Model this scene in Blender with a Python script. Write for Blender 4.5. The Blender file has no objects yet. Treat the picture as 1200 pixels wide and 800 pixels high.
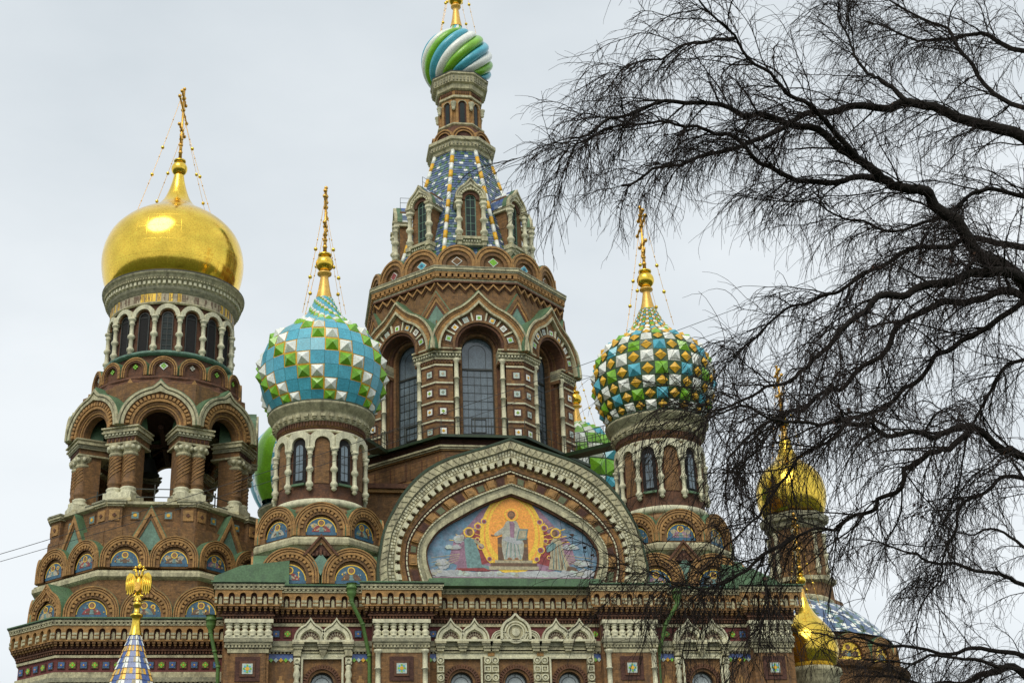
import bpy, math, random
from mathutils import Matrix, Vector
random.seed(7)
PI = math.pi; R = math.radians
sc = bpy.context.scene
col = sc.collection

# ------------------------------------------------------------------ camera
cam = bpy.data.cameras.new('camera'); co = bpy.data.objects.new('camera', cam); col.objects.link(co)
cam.sensor_width = 36.0; cam.lens = 52.5; cam.clip_end = 3000; cam.clip_start = 0.1
m3 = Matrix(((0.98819713, -0.03025543, -0.15017003),
             (-0.14946992, -0.40509544, -0.90197363),
             (-0.03354359, 0.91377366, -0.40483643)))
m3 = Matrix([[m3[i][j] for j in range(3)] for i in range(3)])
# rows are the world axes seen from the camera: the camera's own axes in the world are its columns
mw = m3.to_4x4(); mw.translation = (0, 0, 1.7); co.matrix_world = mw
sc.camera = co

# ------------------------------------------------------------------ overcast sky and a soft sun
SUN_EL, SUN_AZ = 48, 205            # azimuth measured clockwise from +Y
w = bpy.data.worlds.new('World'); sc.world = w; w.use_nodes = True
nt = w.node_tree; nt.nodes.clear()
out = nt.nodes.new('ShaderNodeOutputWorld'); bg = nt.nodes.new('ShaderNodeBackground')
sky = nt.nodes.new('ShaderNodeTexSky'); sky.sky_type = 'NISHITA'; sky.sun_disc = False
sky.sun_elevation = R(SUN_EL); sky.sun_rotation = R(SUN_AZ); sky.air_density = 1.0; sky.dust_density = 3.0
tc = nt.nodes.new('ShaderNodeTexCoord')
mp = nt.nodes.new('ShaderNodeMapping'); mp.inputs['Scale'].default_value = (1, 1, 2.2)
n1 = nt.nodes.new('ShaderNodeTexNoise'); n1.inputs['Scale'].default_value = 1.7; n1.inputs['Detail'].default_value = 7; n1.inputs['Roughness'].default_value = 0.5
rp = nt.nodes.new('ShaderNodeValToRGB')
rp.color_ramp.elements[0].position = 0.30; rp.color_ramp.elements[0].color = (4.9, 5.5, 5.95, 1)
rp.color_ramp.elements[1].position = 0.70; rp.color_ramp.elements[1].color = (8.0, 8.4, 8.65, 1)
mx = nt.nodes.new('ShaderNodeMix'); mx.data_type = 'RGBA'; mx.inputs['Factor'].default_value = 0.94
nt.links.new(tc.outputs['Generated'], mp.inputs['Vector']); nt.links.new(mp.outputs[0], n1.inputs['Vector'])
nt.links.new(n1.outputs['Fac'], rp.inputs['Fac'])
nt.links.new(sky.outputs[0], mx.inputs['A']); nt.links.new(rp.outputs[0], mx.inputs['B'])
nt.links.new(mx.outputs['Result'], bg.inputs['Color']); nt.links.new(bg.outputs[0], out.inputs['Surface'])
bg.inputs['Strength'].default_value = 0.1
sl = bpy.data.lights.new('sun', 'SUN'); sl.energy = 1.5; sl.angle = R(32); sl.color = (1.0, 0.95, 0.80)
so = bpy.data.objects.new('sun', sl); col.objects.link(so)
az = R(SUN_AZ); el = R(SUN_EL)
sd = Vector((math.sin(az) * math.cos(el), math.cos(az) * math.cos(el), math.sin(el)))
so.rotation_euler = sd.to_track_quat('Z', 'Y').to_euler()
sc.view_settings.view_transform = 'Standard'; sc.view_settings.look = 'None'
sc.view_settings.exposure = 0.22; sc.view_settings.gamma = 1.0; sc.view_settings.use_curve_mapping = False

# ------------------------------------------------------------------ materials
MATS = {}
def mat(name, c, var=0.35, rough=0.75, metal=0.0, scale=3.0, bump=0.0, streak=0.0, dirt=None, dirt_amt=0.0, brick=0.0, spec=0.5, coat=0.0, fine=14.0, mottle=0.18):
    m = bpy.data.materials.new(name); m.use_nodes = True
    t = m.node_tree; b = t.nodes['Principled BSDF']; N = t.nodes.new; L = t.links.new
    b.inputs['Roughness'].default_value = rough; b.inputs['Metallic'].default_value = metal
    b.inputs['Specular IOR Level'].default_value = spec
    if coat: b.inputs['Coat Weight'].default_value = coat; b.inputs['Coat Roughness'].default_value = 0.12
    g = N('ShaderNodeNewGeometry')
    a = N('ShaderNodeTexNoise'); a.inputs['Scale'].default_value = scale; a.inputs['Detail'].default_value = 6; a.inputs['Roughness'].default_value = 0.7
    L(g.outputs['Position'], a.inputs['Vector'])
    r = N('ShaderNodeMapRange'); r.inputs['From Min'].default_value = 0.3; r.inputs['From Max'].default_value = 0.7
    r.inputs['To Min'].default_value = 1 - var; r.inputs['To Max'].default_value = 1 + var
    L(a.outputs['Fac'], r.inputs['Value'])
    v = N('ShaderNodeVectorMath'); v.operation = 'SCALE'; v.inputs[0].default_value = c
    fn = N('ShaderNodeTexNoise'); fn.inputs['Scale'].default_value = 11; fn.inputs['Detail'].default_value = 2; L(g.outputs['Position'], fn.inputs['Vector'])
    fm = N('ShaderNodeMapRange'); fm.inputs['From Min'].default_value = 0.3; fm.inputs['From Max'].default_value = 0.7; fm.inputs['To Min'].default_value = 1 - mottle; fm.inputs['To Max'].default_value = 1 + mottle
    L(fn.outputs['Fac'], fm.inputs['Value']); fx = N('ShaderNodeMath'); fx.operation = 'MULTIPLY'; L(r.outputs[0], fx.inputs[0]); L(fm.outputs[0], fx.inputs[1])
    L(fx.outputs[0], v.inputs['Scale']); cur = v.outputs[0]
    if brick:
        sx = N('ShaderNodeSeparateXYZ'); L(g.outputs['Position'], sx.inputs[0])
        ad = N('ShaderNodeMath'); ad.operation = 'ADD'; L(sx.outputs[0], ad.inputs[0]); L(sx.outputs[1], ad.inputs[1])
        cb = N('ShaderNodeCombineXYZ'); L(ad.outputs[0], cb.inputs[0]); L(sx.outputs[2], cb.inputs[1])
        bt = N('ShaderNodeTexBrick'); bt.inputs['Scale'].default_value = 1.0
        bt.inputs['Brick Width'].default_value = 0.26; bt.inputs['Row Height'].default_value = 0.09; bt.inputs['Mortar Size'].default_value = 0.012
        bt.inputs['Color1'].default_value = (1.25, 1.18, 1.1, 1); bt.inputs['Color2'].default_value = (0.62, 0.6, 0.62, 1); bt.inputs['Mortar'].default_value = (0.85, 0.92, 0.9, 1)
        L(cb.outputs[0], bt.inputs['Vector'])
        mm = N('ShaderNodeMix'); mm.data_type = 'RGBA'; mm.blend_type = 'MULTIPLY'; mm.inputs['Factor'].default_value = brick
        L(cur, mm.inputs['A']); L(bt.outputs['Color'], mm.inputs['B']); cur = mm.outputs['Result']
    if dirt:
        mp = N('ShaderNodeMapping'); mp.inputs['Scale'].default_value = (2.2, 2.2, 0.5 if streak else 2.0)
        L(g.outputs['Position'], mp.inputs['Vector'])
        d = N('ShaderNodeTexNoise'); d.inputs['Scale'].default_value = 1.3; d.inputs['Detail'].default_value = 8; d.inputs['Roughness'].default_value = 0.72
        L(mp.outputs[0], d.inputs['Vector'])
        q = N('ShaderNodeMapRange'); q.inputs['From Min'].default_value = 0.47; q.inputs['From Max'].default_value = 0.66; q.inputs['To Max'].default_value = dirt_amt
        L(d.outputs['Fac'], q.inputs['Value'])
        mm = N('ShaderNodeMix'); mm.data_type = 'RGBA'; mm.inputs['B'].default_value = (*dirt, 1)
        L(q.outputs[0], mm.inputs['Factor']); L(cur, mm.inputs['A']); cur = mm.outputs['Result']
    L(cur, b.inputs['Base Color'])
    if bump:
        a2 = N('ShaderNodeTexNoise'); a2.inputs['Scale'].default_value = fine; a2.inputs['Detail'].default_value = 4
        L(g.outputs['Position'], a2.inputs['Vector'])
        bp = N('ShaderNodeBump'); bp.inputs['Strength'].default_value = bump; bp.inputs['Distance'].default_value = 0.05
        L(a2.outputs['Fac'], bp.inputs['Height']); L(bp.outputs[0], b.inputs['Normal'])
    MATS[name] = m
    return m
mat('brick', (0.225, 0.118, 0.048), 0.4, 0.85, brick=0.8, bump=0.3, dirt=(0.10, 0.065, 0.05), dirt_amt=0.55, streak=1)
mat('brick_red', (0.14, 0.062, 0.034), 0.35, 0.85, brick=0.6, bump=0.3, dirt=(0.05, 0.03, 0.026), dirt_amt=0.6)
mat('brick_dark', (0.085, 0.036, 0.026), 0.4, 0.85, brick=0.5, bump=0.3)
mat('ochre', (0.40, 0.22, 0.078), 0.32, 0.8, brick=0.5, bump=0.25, dirt=(0.14, 0.085, 0.04), dirt_amt=0.6)
mat('stone', (0.50, 0.46, 0.295), 0.3, 0.8, bump=0.35, dirt=(0.17, 0.15, 0.10), dirt_amt=0.85, streak=1)
mat('white_stone', (0.66, 0.63, 0.445), 0.2, 0.7, bump=0.25, dirt=(0.30, 0.285, 0.21), dirt_amt=0.7, streak=1)
mat('grey_stone', (0.33, 0.31, 0.21), 0.3, 0.8, bump=0.4, dirt=(0.10, 0.11, 0.085), dirt_amt=0.7)
mat('green_roof', (0.10, 0.185, 0.095), 0.3, 0.55, metal=0.15, scale=1.5, bump=0.1, dirt=(0.07, 0.11, 0.075), dirt_amt=0.7)
mat('patina', (0.14, 0.25, 0.19), 0.25, 0.6, scale=2, bump=0.1, dirt=(0.07, 0.11, 0.09), dirt_amt=0.7, streak=1)
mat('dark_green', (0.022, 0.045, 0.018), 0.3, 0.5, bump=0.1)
mat('pipe_green', (0.10, 0.20, 0.05), 0.2, 0.45, dirt=(0.08, 0.14, 0.05), dirt_amt=0.5)
mat('gold', (0.97, 0.64, 0.09), 0.10, 0.2, metal=1.0, scale=0.8, bump=0.04, fine=1.6)
def sheets(name, cx, cy, around, row):
    # gilded sheets: seams and slightly different tilt and polish from sheet to sheet
    m = MATS['gold'].copy(); m.name = name; t = m.node_tree; N = t.nodes.new; L = t.links.new; b = t.nodes['Principled BSDF']
    g = N('ShaderNodeNewGeometry'); s = N('ShaderNodeVectorMath'); s.operation = 'SUBTRACT'; s.inputs[1].default_value = (cx, cy, 0); L(g.outputs['Position'], s.inputs[0])
    x = N('ShaderNodeSeparateXYZ'); L(s.outputs[0], x.inputs[0]); a = N('ShaderNodeMath'); a.operation = 'ARCTAN2'; L(x.outputs[0], a.inputs[0]); L(x.outputs[1], a.inputs[1])
    k = N('ShaderNodeMath'); k.operation = 'MULTIPLY'; k.inputs[1].default_value = around / (2 * PI); L(a.outputs[0], k.inputs[0])
    z = N('ShaderNodeMath'); z.operation = 'DIVIDE'; z.inputs[1].default_value = row; L(x.outputs[2], z.inputs[0])
    c = N('ShaderNodeCombineXYZ'); L(k.outputs[0], c.inputs[0]); L(z.outputs[0], c.inputs[1])
    bt = N('ShaderNodeTexBrick'); bt.inputs['Scale'].default_value = 1; bt.inputs['Brick Width'].default_value = 1; bt.inputs['Row Height'].default_value = 1; bt.inputs['Mortar Size'].default_value = 0.018; bt.offset = 0.0
    bt.inputs['Color1'].default_value = (.55, .55, .55, 1); bt.inputs['Color2'].default_value = (.75, .75, .75, 1); bt.inputs['Mortar'].default_value = (.1, .1, .1, 1)
    L(c.outputs[0], bt.inputs['Vector'])
    nz = N('ShaderNodeTexNoise'); nz.inputs['Scale'].default_value = 0.9; nz.inputs['Detail'].default_value = 3; L(g.outputs['Position'], nz.inputs['Vector'])
    ad = N('ShaderNodeMath'); ad.operation = 'MULTIPLY_ADD'; ad.inputs[1].default_value = 1.6; L(nz.outputs['Fac'], ad.inputs[0]); L(bt.outputs['Color'], ad.inputs[2])
    bp = N('ShaderNodeBump'); bp.inputs['Strength'].default_value = 0.16; bp.inputs['Distance'].default_value = 0.04; L(ad.outputs[0], bp.inputs['Height']); L(bp.outputs[0], b.inputs['Normal'])
    rr = N('ShaderNodeMapRange'); rr.inputs['To Min'].default_value = 0.22; rr.inputs['To Max'].default_value = 0.10; L(bt.outputs['Color'], rr.inputs['Value']); L(rr.outputs[0], b.inputs['Roughness'])
    MATS[name] = m
sheets('gold_sheet_big', -7.6, 92.0, 40, 0.95); sheets('gold_sheet_far', 36.9, 100.0, 24, 0.8); sheets('gold_sheet_low', 31.15, 84.4, 20, 0.7)
mat('gold_worn', (0.80, 0.46, 0.10), 0.25, 0.34, metal=1.0, scale=5, bump=0.15)
mat('gold_paint', (0.80, 0.48, 0.11), 0.15, 0.4, metal=0.35, scale=2)
mat('gold_mosaic', (0.85, 0.55, 0.07), 0.2, 0.45, metal=0.25, scale=9)
mat('orange_mosaic', (0.90, 0.37, 0.07), 0.2, 0.5, metal=0.1, scale=4)
mat('tile_turquoise_dark', (0.075, 0.385, 0.52), 0.2, 0.3, scale=2, coat=0.2)
mat('tile_turquoise', (0.085, 0.42, 0.55), 0.16, 0.28, scale=1.2, coat=0.2)
mat('tent_blue', (0.075, 0.125, 0.24), 0.3, 0.3, scale=6, coat=0.2)
mat('tile_green', (0.20, 0.48, 0.025), 0.2, 0.28, scale=1.5, coat=0.3)
mat('tile_white', (0.84, 0.86, 0.80), 0.08, 0.3, scale=1.5, coat=0.3)
mat('tile_yellow', (0.78, 0.43, 0.03), 0.15, 0.45, scale=3)
mat('tile_blue', (0.055, 0.11, 0.33), 0.35, 0.3, scale=6, coat=0.3)
mat('tent_green', (0.10, 0.20, 0.07), 0.3, 0.35, scale=6)
mat('tent_grey', (0.17, 0.23, 0.33), 0.3, 0.35, scale=6)
mat('gable_green', (0.12, 0.14, 0.07), 0.3, 0.6)
mat('tile_pale', (0.50, 0.58, 0.52), 0.25, 0.35, scale=7)
mat('tile_ground', (0.04, 0.085, 0.03), 0.3, 0.4)
mat('frieze_red', (0.14, 0.03, 0.028), 0.35, 0.7, scale=5)
mat('mosaic_blue', (0.045, 0.125, 0.21), 0.4, 0.5, scale=6)
mat('mosaic_sky', (0.13, 0.245, 0.35), 0.5, 0.5, scale=1.3, dirt=(0.27, 0.25, 0.33), dirt_amt=0.6)
mat('mosaic_mauve', (0.30, 0.17, 0.24), 0.4, 0.5, scale=2.5)
mat('mosaic_red', (0.28, 0.05, 0.05), 0.45, 0.5, scale=5)
mat('mosaic_robe', (0.42, 0.41, 0.34), 0.35, 0.5, scale=5)
mat('mosaic_beige', (0.42, 0.36, 0.24), 0.4, 0.5, scale=4)
mat('mosaic_teal', (0.16, 0.27, 0.27), 0.4, 0.5, scale=5)
mat('mosaic_brown', (0.15, 0.085, 0.05), 0.4, 0.5, scale=5)
mat('mosaic_cloud', (0.44, 0.45, 0.47), 0.28, 0.5, scale=2.2)
mat('skin', (0.30, 0.15, 0.08), 0.2, 0.6, scale=8)
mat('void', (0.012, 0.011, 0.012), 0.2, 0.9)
mat('frame_dark', (0.03, 0.034, 0.03), 0.2, 0.5)
mat('iron', (0.045, 0.05, 0.042), 0.2, 0.6)
mat('bark', (0.020, 0.017, 0.015), 0.35, 0.95, scale=18, bump=0.8, spec=0.15)
mat('twig', (0.030, 0.022, 0.020), 0.35, 0.9, scale=9, spec=0.2)
mat('dead_leaf', (0.05, 0.022, 0.012), 0.3, 0.9)
mat('cable', (0.02, 0.02, 0.022), 0.1, 0.6)
mat('grass', (0.05, 0.07, 0.02), 0.35, 0.95, scale=0.8)
mat('asphalt', (0.05, 0.05, 0.052), 0.25, 0.9, scale=4)
mat('plinth', (0.25, 0.24, 0.23), 0.25, 0.8, scale=2)
g = mat('glass', (0.13, 0.17, 0.205), 0.4, 0.1, scale=0.9, spec=0.8, bump=0.35, fine=1.1)
mat('glass_dark', (0.02, 0.03, 0.03), 0.3, 0.3, scale=1.0, spec=0.25)
mat('glass_pale', (0.42, 0.47, 0.48), 0.12, 0.2, scale=1.0, spec=0.7)
ALL = list(MATS)

# ------------------------------------------------------------------ mesh builder
class MB:
    def __init__(s): s.v = []; s.f = []; s.m = []; s.s = []
    def add(s, verts, faces, m, smooth=False):
        o = len(s.v); s.v.extend(verts)
        for f in faces:
            s.f.append(tuple(o + i for i in f)); s.m.append(m); s.s.append(smooth)
    def mesh(s, name):
        me = bpy.data.meshes.new(name); me.from_pydata([tuple(p) for p in s.v], [], s.f)
        used = []
        for m in s.m:
            if m not in used: used.append(m)
        for m in used: me.materials.append(MATS[m])
        ix = {m: i for i, m in enumerate(used)}
        me.polygons.foreach_set('material_index', [ix[m] for m in s.m])
        me.polygons.foreach_set('use_smooth', s.s)
        me.update(); return me
    # --- primitives in a local frame T(u right, v up, w outward)
    def box(s, T, u0, u1, v0, v1, w0, w1, m, n=1, taper=0.0):
        vs = []
        for i in range(n + 1):
            u = u0 + (u1 - u0) * i / n
            ut = u + ((u0 + u1) / 2 - u) * taper
            vs += [T(u, v0, w0), T(ut, v0, w1), T(ut, v1, w1), T(u, v1, w0)]
        fs = [(3, 2, 1, 0), (4 * n, 4 * n + 1, 4 * n + 2, 4 * n + 3)]
        for i in range(n):
            a = 4 * i; b = a + 4
            fs += [(a + 1, b + 1, b, a), (a + 2, b + 2, b + 1, a + 1), (a + 3, b + 3, b + 2, a + 2), (a, b, b + 3, a + 3)]
        s.add(vs, fs, m)
    def prism(s, T, pts, w0, w1, m, side=None):
        n = len(pts)
        vs = [T(u, v, w1) for u, v in pts] + [T(u, v, w0) for u, v in pts]
        s.add(vs, [tuple(range(n))], m)
        s.add(vs, [(i, i + n, (i + 1) % n + n, (i + 1) % n) for i in range(n)], side or m)
    def band(s, T, A, B, w0, w1, m, smooth=False, closed=False, inner=True):
        """strip between two polylines A (outer) and B (inner) with depth w0..w1"""
        n = len(A); vs = []
        for (a, b) in zip(A, B): vs += [T(*a, w0), T(*a, w1), T(*b, w1), T(*b, w0)]
        fs = []
        for i in range(n if closed else n - 1):
            p = 4 * i; q = 4 * ((i + 1) % n)
            fs += [(p, q, q + 1, p + 1), (p + 1, q + 1, q + 2, p + 2), (p + 2, q + 2, q + 3, p + 3)]
        if not closed: fs += [(0, 1, 2, 3), (4 * n - 1, 4 * n - 2, 4 * n - 3, 4 * n - 4)]
        s.add(vs, fs, m, smooth)
    def pyramid(s, T, u0, u1, v0, v1, w0, w1, m):
        vs = [T(u0, v0, w0), T(u1, v0, w0), T(u1, v1, w0), T(u0, v1, w0), T((u0 + u1) / 2, (v0 + v1) / 2, w1)]
        s.add(vs, [(0, 1, 4), (1, 2, 4), (2, 3, 4), (3, 0, 4)], m)
    def lathe(s, c, prof, seg, m, a0=0.0, a1=2 * PI, smooth=True, cap=False, rot=0.0):
        cx, cy, cz = c; full = abs(a1 - a0 - 2 * PI) < 1e-6
        ns = seg if full else seg + 1; vs = []
        for r, z in prof:
            for k in range(ns):
                a = a0 + (a1 - a0) * k / seg + rot
                vs.append((cx + r * math.sin(a), cy - r * math.cos(a), cz + z))
        fs = []
        ms = m if isinstance(m, list) else None
        for i in range(len(prof) - 1):
            f = []
            for k in range(seg):
                k2 = (k + 1) % ns
                f.append((i * ns + k, i * ns + k2, (i + 1) * ns + k2, (i + 1) * ns + k))
            if ms:
                s.add(vs if i == 0 else [], [], ms[i])
                o = len(s.v) - len(vs)
                for q in f: s.f.append(tuple(o + x for x in q)); s.m.append(ms[i]); s.s.append(smooth)
            else: fs += f
        if not ms: s.add(vs, fs, m, smooth)
        if cap:
            o = len(s.v) - len(vs)
            s.f.append(tuple(o + (len(prof) - 1) * ns + k for k in range(ns))); s.m.append(ms[-1] if ms else m); s.s.append(False)
    def octa(s, cx, cy, prof, m, n=8, rot=None, cap=False):
        """ring of n flat faces, prof = [(apothem, z)], a face looks at azimuth 0"""
        k = 1 / math.cos(PI / n)
        s.lathe((cx, cy, 0), [(a * k, z) for a, z in prof], n, m, smooth=False, rot=(PI / n if rot is None else rot), cap=cap)
    def tube(s, pts, rad, m, seg=6, cap=True):
        P = [Vector(p) for p in pts]; n = len(P); vs = []
        if not isinstance(rad, (list, tuple)): rad = [rad] * n
        prev = None
        for i in range(n):
            d = (P[min(i + 1, n - 1)] - P[max(i - 1, 0)])
            if d.length < 1e-9: d = Vector((0, 0, 1))
            d.normalize()
            x = d.cross(Vector((0.13, 0.2, 1))) if prev is None else prev - d * prev.dot(d)
            if x.length < 1e-5: x = d.cross(Vector((1, 0, 0)))
            x.normalize(); prev = x; y = d.cross(x)
            for k in range(seg):
                a = 2 * PI * k / seg
                vs.append(P[i] + (x * math.cos(a) + y * math.sin(a)) * rad[i])
        fs = [(i * seg + k, i * seg + (k + 1) % seg, (i + 1) * seg + (k + 1) % seg, (i + 1) * seg + k) for i in range(n - 1) for k in range(seg)]
        if cap and seg > 3: fs += [tuple(range(seg - 1, -1, -1)), tuple((n - 1) * seg + k for k in range(seg))]
        s.add(vs, fs, m, True)
    def ball(s, c, r, m, seg=12, sz=1.0):
        n = max(4, seg // 2)
        s.lathe(c, [(r * math.sin(PI * i / n), -r * sz * math.cos(PI * i / n)) for i in range(n + 1)], seg, m)
    def archwall(s, T, u0, u1, v0, v1, cu, sv, r, w0, w1, m, min_=None, n=10, bottom=True):
        """wall panel u0..u1 x v0..v1 with an arched opening (springing sv, radius r)"""
        min_ = min_ or m
        arc = [(cu - r * math.cos(PI * i / n), sv + r * math.sin(PI * i / n)) for i in range(n + 1)]
        s.box(T, u0, cu - r, v0, v1, w0, w1, m); s.box(T, cu + r, u1, v0, v1, w0, w1, m)
        s.band(T, [(a[0], v1) for a in arc], arc, w0, w1, m)
T0 = lambda u, v, w: (u, -w, v)
def TF(x, y, z=0.0, az=0.0):
    ca, sa = math.cos(az), math.sin(az)
    return lambda u, v, w: (x + ca * u + sa * w, y + sa * u - ca * w, z + v)
def TC(x, y, rad, z=0.0, az=0.0):
    return lambda u, v, w: (x + (rad + w) * math.sin(az + u / rad), y - (rad + w) * math.cos(az + u / rad), z + v)
def arc(cu, cv, r, n=16, a0=0.0, a1=PI): return [(cu - r * math.cos(a0 + (a1 - a0) * i / n), cv + r * math.sin(a0 + (a1 - a0) * i / n)) for i in range(n + 1)]
def keel(cu, cv, r, tip, n=24, wid=0.42):
    pts = []
    for i in range(n + 1):
        a = PI * i / n; x = -r * math.cos(a); y = r * math.sin(a)
        t = abs(x) / (r * wid)
        if t < 1: y = y + tip * (1 - t) ** 1.7
        pts.append((cu + x, cv + y))
    return pts

def obj(name, mb, parent, label=None, loc=None, az=None):
    me = mb if isinstance(mb, bpy.types.Mesh) else mb.mesh(name)
    o = bpy.data.objects.new(name, me); col.objects.link(o)
    if parent: o.parent = parent
    if loc is not None: o.location = loc
    if az is not None: o.rotation_euler = (0, 0, az)
    if label: o['label'] = label
    return o
def inst(name, me, parent, cx, cy, rad, z, az, label=None):
    return obj(name, me, parent, label, (cx + rad * math.sin(az), cy - rad * math.cos(az), z), az)
def thing(name, label, cat, loc=(0, 0, 0), group=None):
    o = bpy.data.objects.new(name, None); col.objects.link(o); o.location = loc
    o['label'] = label; o['category'] = cat
    if group: o['group'] = group
    return o

# ------------------------------------------------------------------ ground
mb = MB(); mb.add([(-1200, -400, 0), (1200, -400, 0), (1200, 1800, 0), (-1200, 1800, 0)], [(0, 1, 2, 3)], 'grass')
o = obj('ground', mb, None); o['kind'] = 'structure'
mb = MB(); mb.add([(-60, 60, .004), (90, 60, .004), (90, 78, .004), (-60, 78, .004)], [(0, 1, 2, 3)], 'asphalt')
o = obj('pavement', mb, None); o['kind'] = 'structure'
mb = MB(); mb.box(T0, -60, 90, 0, 0.14, -60.3, -59.9, 'plinth'); o = obj('kerb', mb, None); o['kind'] = 'structure'
# ------------------------------------------------------------------ the church
CX, CY = 12.6, 96.0
church = thing('church', 'large brick church with striped, studded and gilded onion domes and a mosaic gable', 'church', (CX, CY, 0))
def part(name, mb, label=None):
    return obj(name, mb, church, label, (-CX, -CY, 0))

def mbox(mb, T, u0, u1, v0, v1, w1, m, k=0.0, w0=-0.3):
    """box on a wall face whose ends follow a mitred corner (k = widening per metre of projection)"""
    vs = [T(u0 - k * w0, v0, w0), T(u0 - k * w1, v0, w1), T(u0 - k * w1, v1, w1), T(u0 - k * w0, v1, w0),
          T(u1 + k * w0, v0, w0), T(u1 + k * w1, v0, w1), T(u1 + k * w1, v1, w1), T(u1 + k * w0, v1, w0)]
    mb.add(vs, [(3, 2, 1, 0), (4, 5, 6, 7), (1, 5, 4, 0), (2, 6, 5, 1), (3, 7, 6, 2)], m)
def cells(u0, u1, sp):
    n = max(1, round((u1 - u0) / sp)); d = (u1 - u0) / n
    return [u0 + d * (i + .5) for i in range(n)]
def entab(mb, T, u0, u1, zt, k, green=True, niche=0.6, s=1.0):
    """the brick and stone cornice: gutter, dentils, niche arcade, hanging brick corbels"""
    z = lambda v: zt + v * s
    if green:
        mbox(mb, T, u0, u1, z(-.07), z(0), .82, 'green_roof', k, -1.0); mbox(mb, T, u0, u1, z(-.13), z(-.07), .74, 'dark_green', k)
    mbox(mb, T, u0, u1, z(-.24), z(-.13), .72, 'stone', k); mbox(mb, T, u0, u1, z(-.35), z(-.24), .60, 'grey_stone', k)
    e = k * .7
    for c in cells(u0 - e, u1 + e, .24): mb.box(T, c - .065, c + .065, z(-.34), z(-.24), .58, .69, 'stone')
    mbox(mb, T, u0, u1, z(-.42), z(-.35), .66, 'stone', k)
    Z0 = zt + .2 * s; z = lambda v: Z0 + v * s
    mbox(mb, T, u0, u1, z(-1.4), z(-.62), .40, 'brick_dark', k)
    e = k * .6
    cs = cells(u0 - e, u1 + e, niche); d = cs[1] - cs[0] if len(cs) > 1 else niche
    for c in cs:
        mb.archwall(T, c - d / 2, c + d / 2, z(-1.4), z(-.62), c, z(-.93), .16, .38, .60, 'ochre', n=6)
        for sgn in (-1, 1):
            a, b = sorted((c + sgn * .17, c + sgn * d / 2))
            mb.box(T, a, b, z(-1.14), z(-1.02), .60, .635, 'stone'); mb.box(T, a, b, z(-1.34), z(-1.21), .60, .635, 'stone')
        mb.box(T, c - .085, c + .085, z(-1.37), z(-1.04), .40, .47, 'stone')
        mb.box(T, c - .05, c + .05, z(-1.04), z(-.95), .40, .46, 'stone')
    mbox(mb, T, u0, u1, z(-1.48), z(-1.4), .56, 'ochre', k)
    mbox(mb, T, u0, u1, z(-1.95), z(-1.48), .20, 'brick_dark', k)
    e = k * .5
    for c in cells(u0 - e, u1 + e, .29):
        mb.box(T, c - .09, c + .09, z(-1.60), z(-1.48), .20, .52, 'brick'); mb.box(T, c - .065, c + .065, z(-1.71), z(-1.60), .20, .43, 'ochre'); mb.box(T, c - .045, c + .045, z(-1.82), z(-1.71), .20, .34, 'brick_red')
    mbox(mb, T, u0, u1, z(-1.95), z(-1.87), .27, 'brick_red', k)
    for c in cells(u0 - k * .2, u1 + k * .2, .17): mb.box(T, c - .05, c + .05, z(-2.1), z(-1.95), 0, .22, 'brick_red')
    mbox(mb, T, u0, u1, z(-2.12), z(-1.95), .08, 'brick_dark', k)

def kok_mesh(name, r, ri, depth=1.0, tip=0.0, leg=0.25, outer='ochre', face='brick', dent=True, tymp='brick', roof='green_roof', body=True, n=20, trim=None):
    """rounded gable: nested mouldings, brick dentils round a recessed tympanum, barrel roof behind"""
    mb = MB()
    def K(q):
        p = keel(0, 0, q, tip * q / r, n) if tip else arc(0, 0, q, n)
        return ([(-q, -leg)] + p + [(q, -leg)]) if leg else p
    if body:
        mb.band(T0, K(r), K(ri), -depth, 0.0, face)
        if roof: mb.band(T0, K(r * 1.025), K(r * .97), -depth, 0.02, roof)
    mb.band(T0, K(r), K(r * .955), -.05, .13, trim or outer); mb.band(T0, K(r * .955), K(r * .92), -.05, .07, trim or 'brick')
    mb.band(T0, K(r * .92), K(r * .87), -.05, .11, outer); mb.band(T0, K(r * .87), K(r * .84), -.05, .05, 'brick_red')
    mb.band(T0, K(r * .84), K(r * .76), -.05, .09, outer)
    if dent:
        q = r * .76; m = max(7, int(PI * q / .26)); 
        for i in range(m):
            a = PI * (i + .5) / m
            cu, cv = -math.cos(a), math.sin(a); tu, tv = -cv, cu; h = PI * q / m * .27
            a0, a1 = q, q - .17
            pts = [(cu * a0 + tu * h, cv * a0 + tv * h), (cu * a0 - tu * h, cv * a0 - tv * h), (cu * a1 - tu * h, cv * a1 - tv * h), (cu * a1 + tu * h, cv * a1 + tv * h)]
            mb.prism(T0, pts, -.2, .07, 'ochre' if face == 'brick' and i % 1 == 0 else 'brick')
        mb.band(T0, K(r * .76), K(ri * 1.1), -.6, -.06, 'brick_red')
        mb.band(T0, K(ri * 1.1), K(ri), -.6, -.02, 'brick_dark')
    else:
        mb.band(T0, K(r * .76), K(ri), -.6, -.02, 'brick'); mb.band(T0, K(ri * 1.1), K(ri), -.6, .02, 'brick_dark')
    mb.prism(T0, K(ri), -.3, -.16, tymp)
    return mb.mesh(name)

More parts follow.
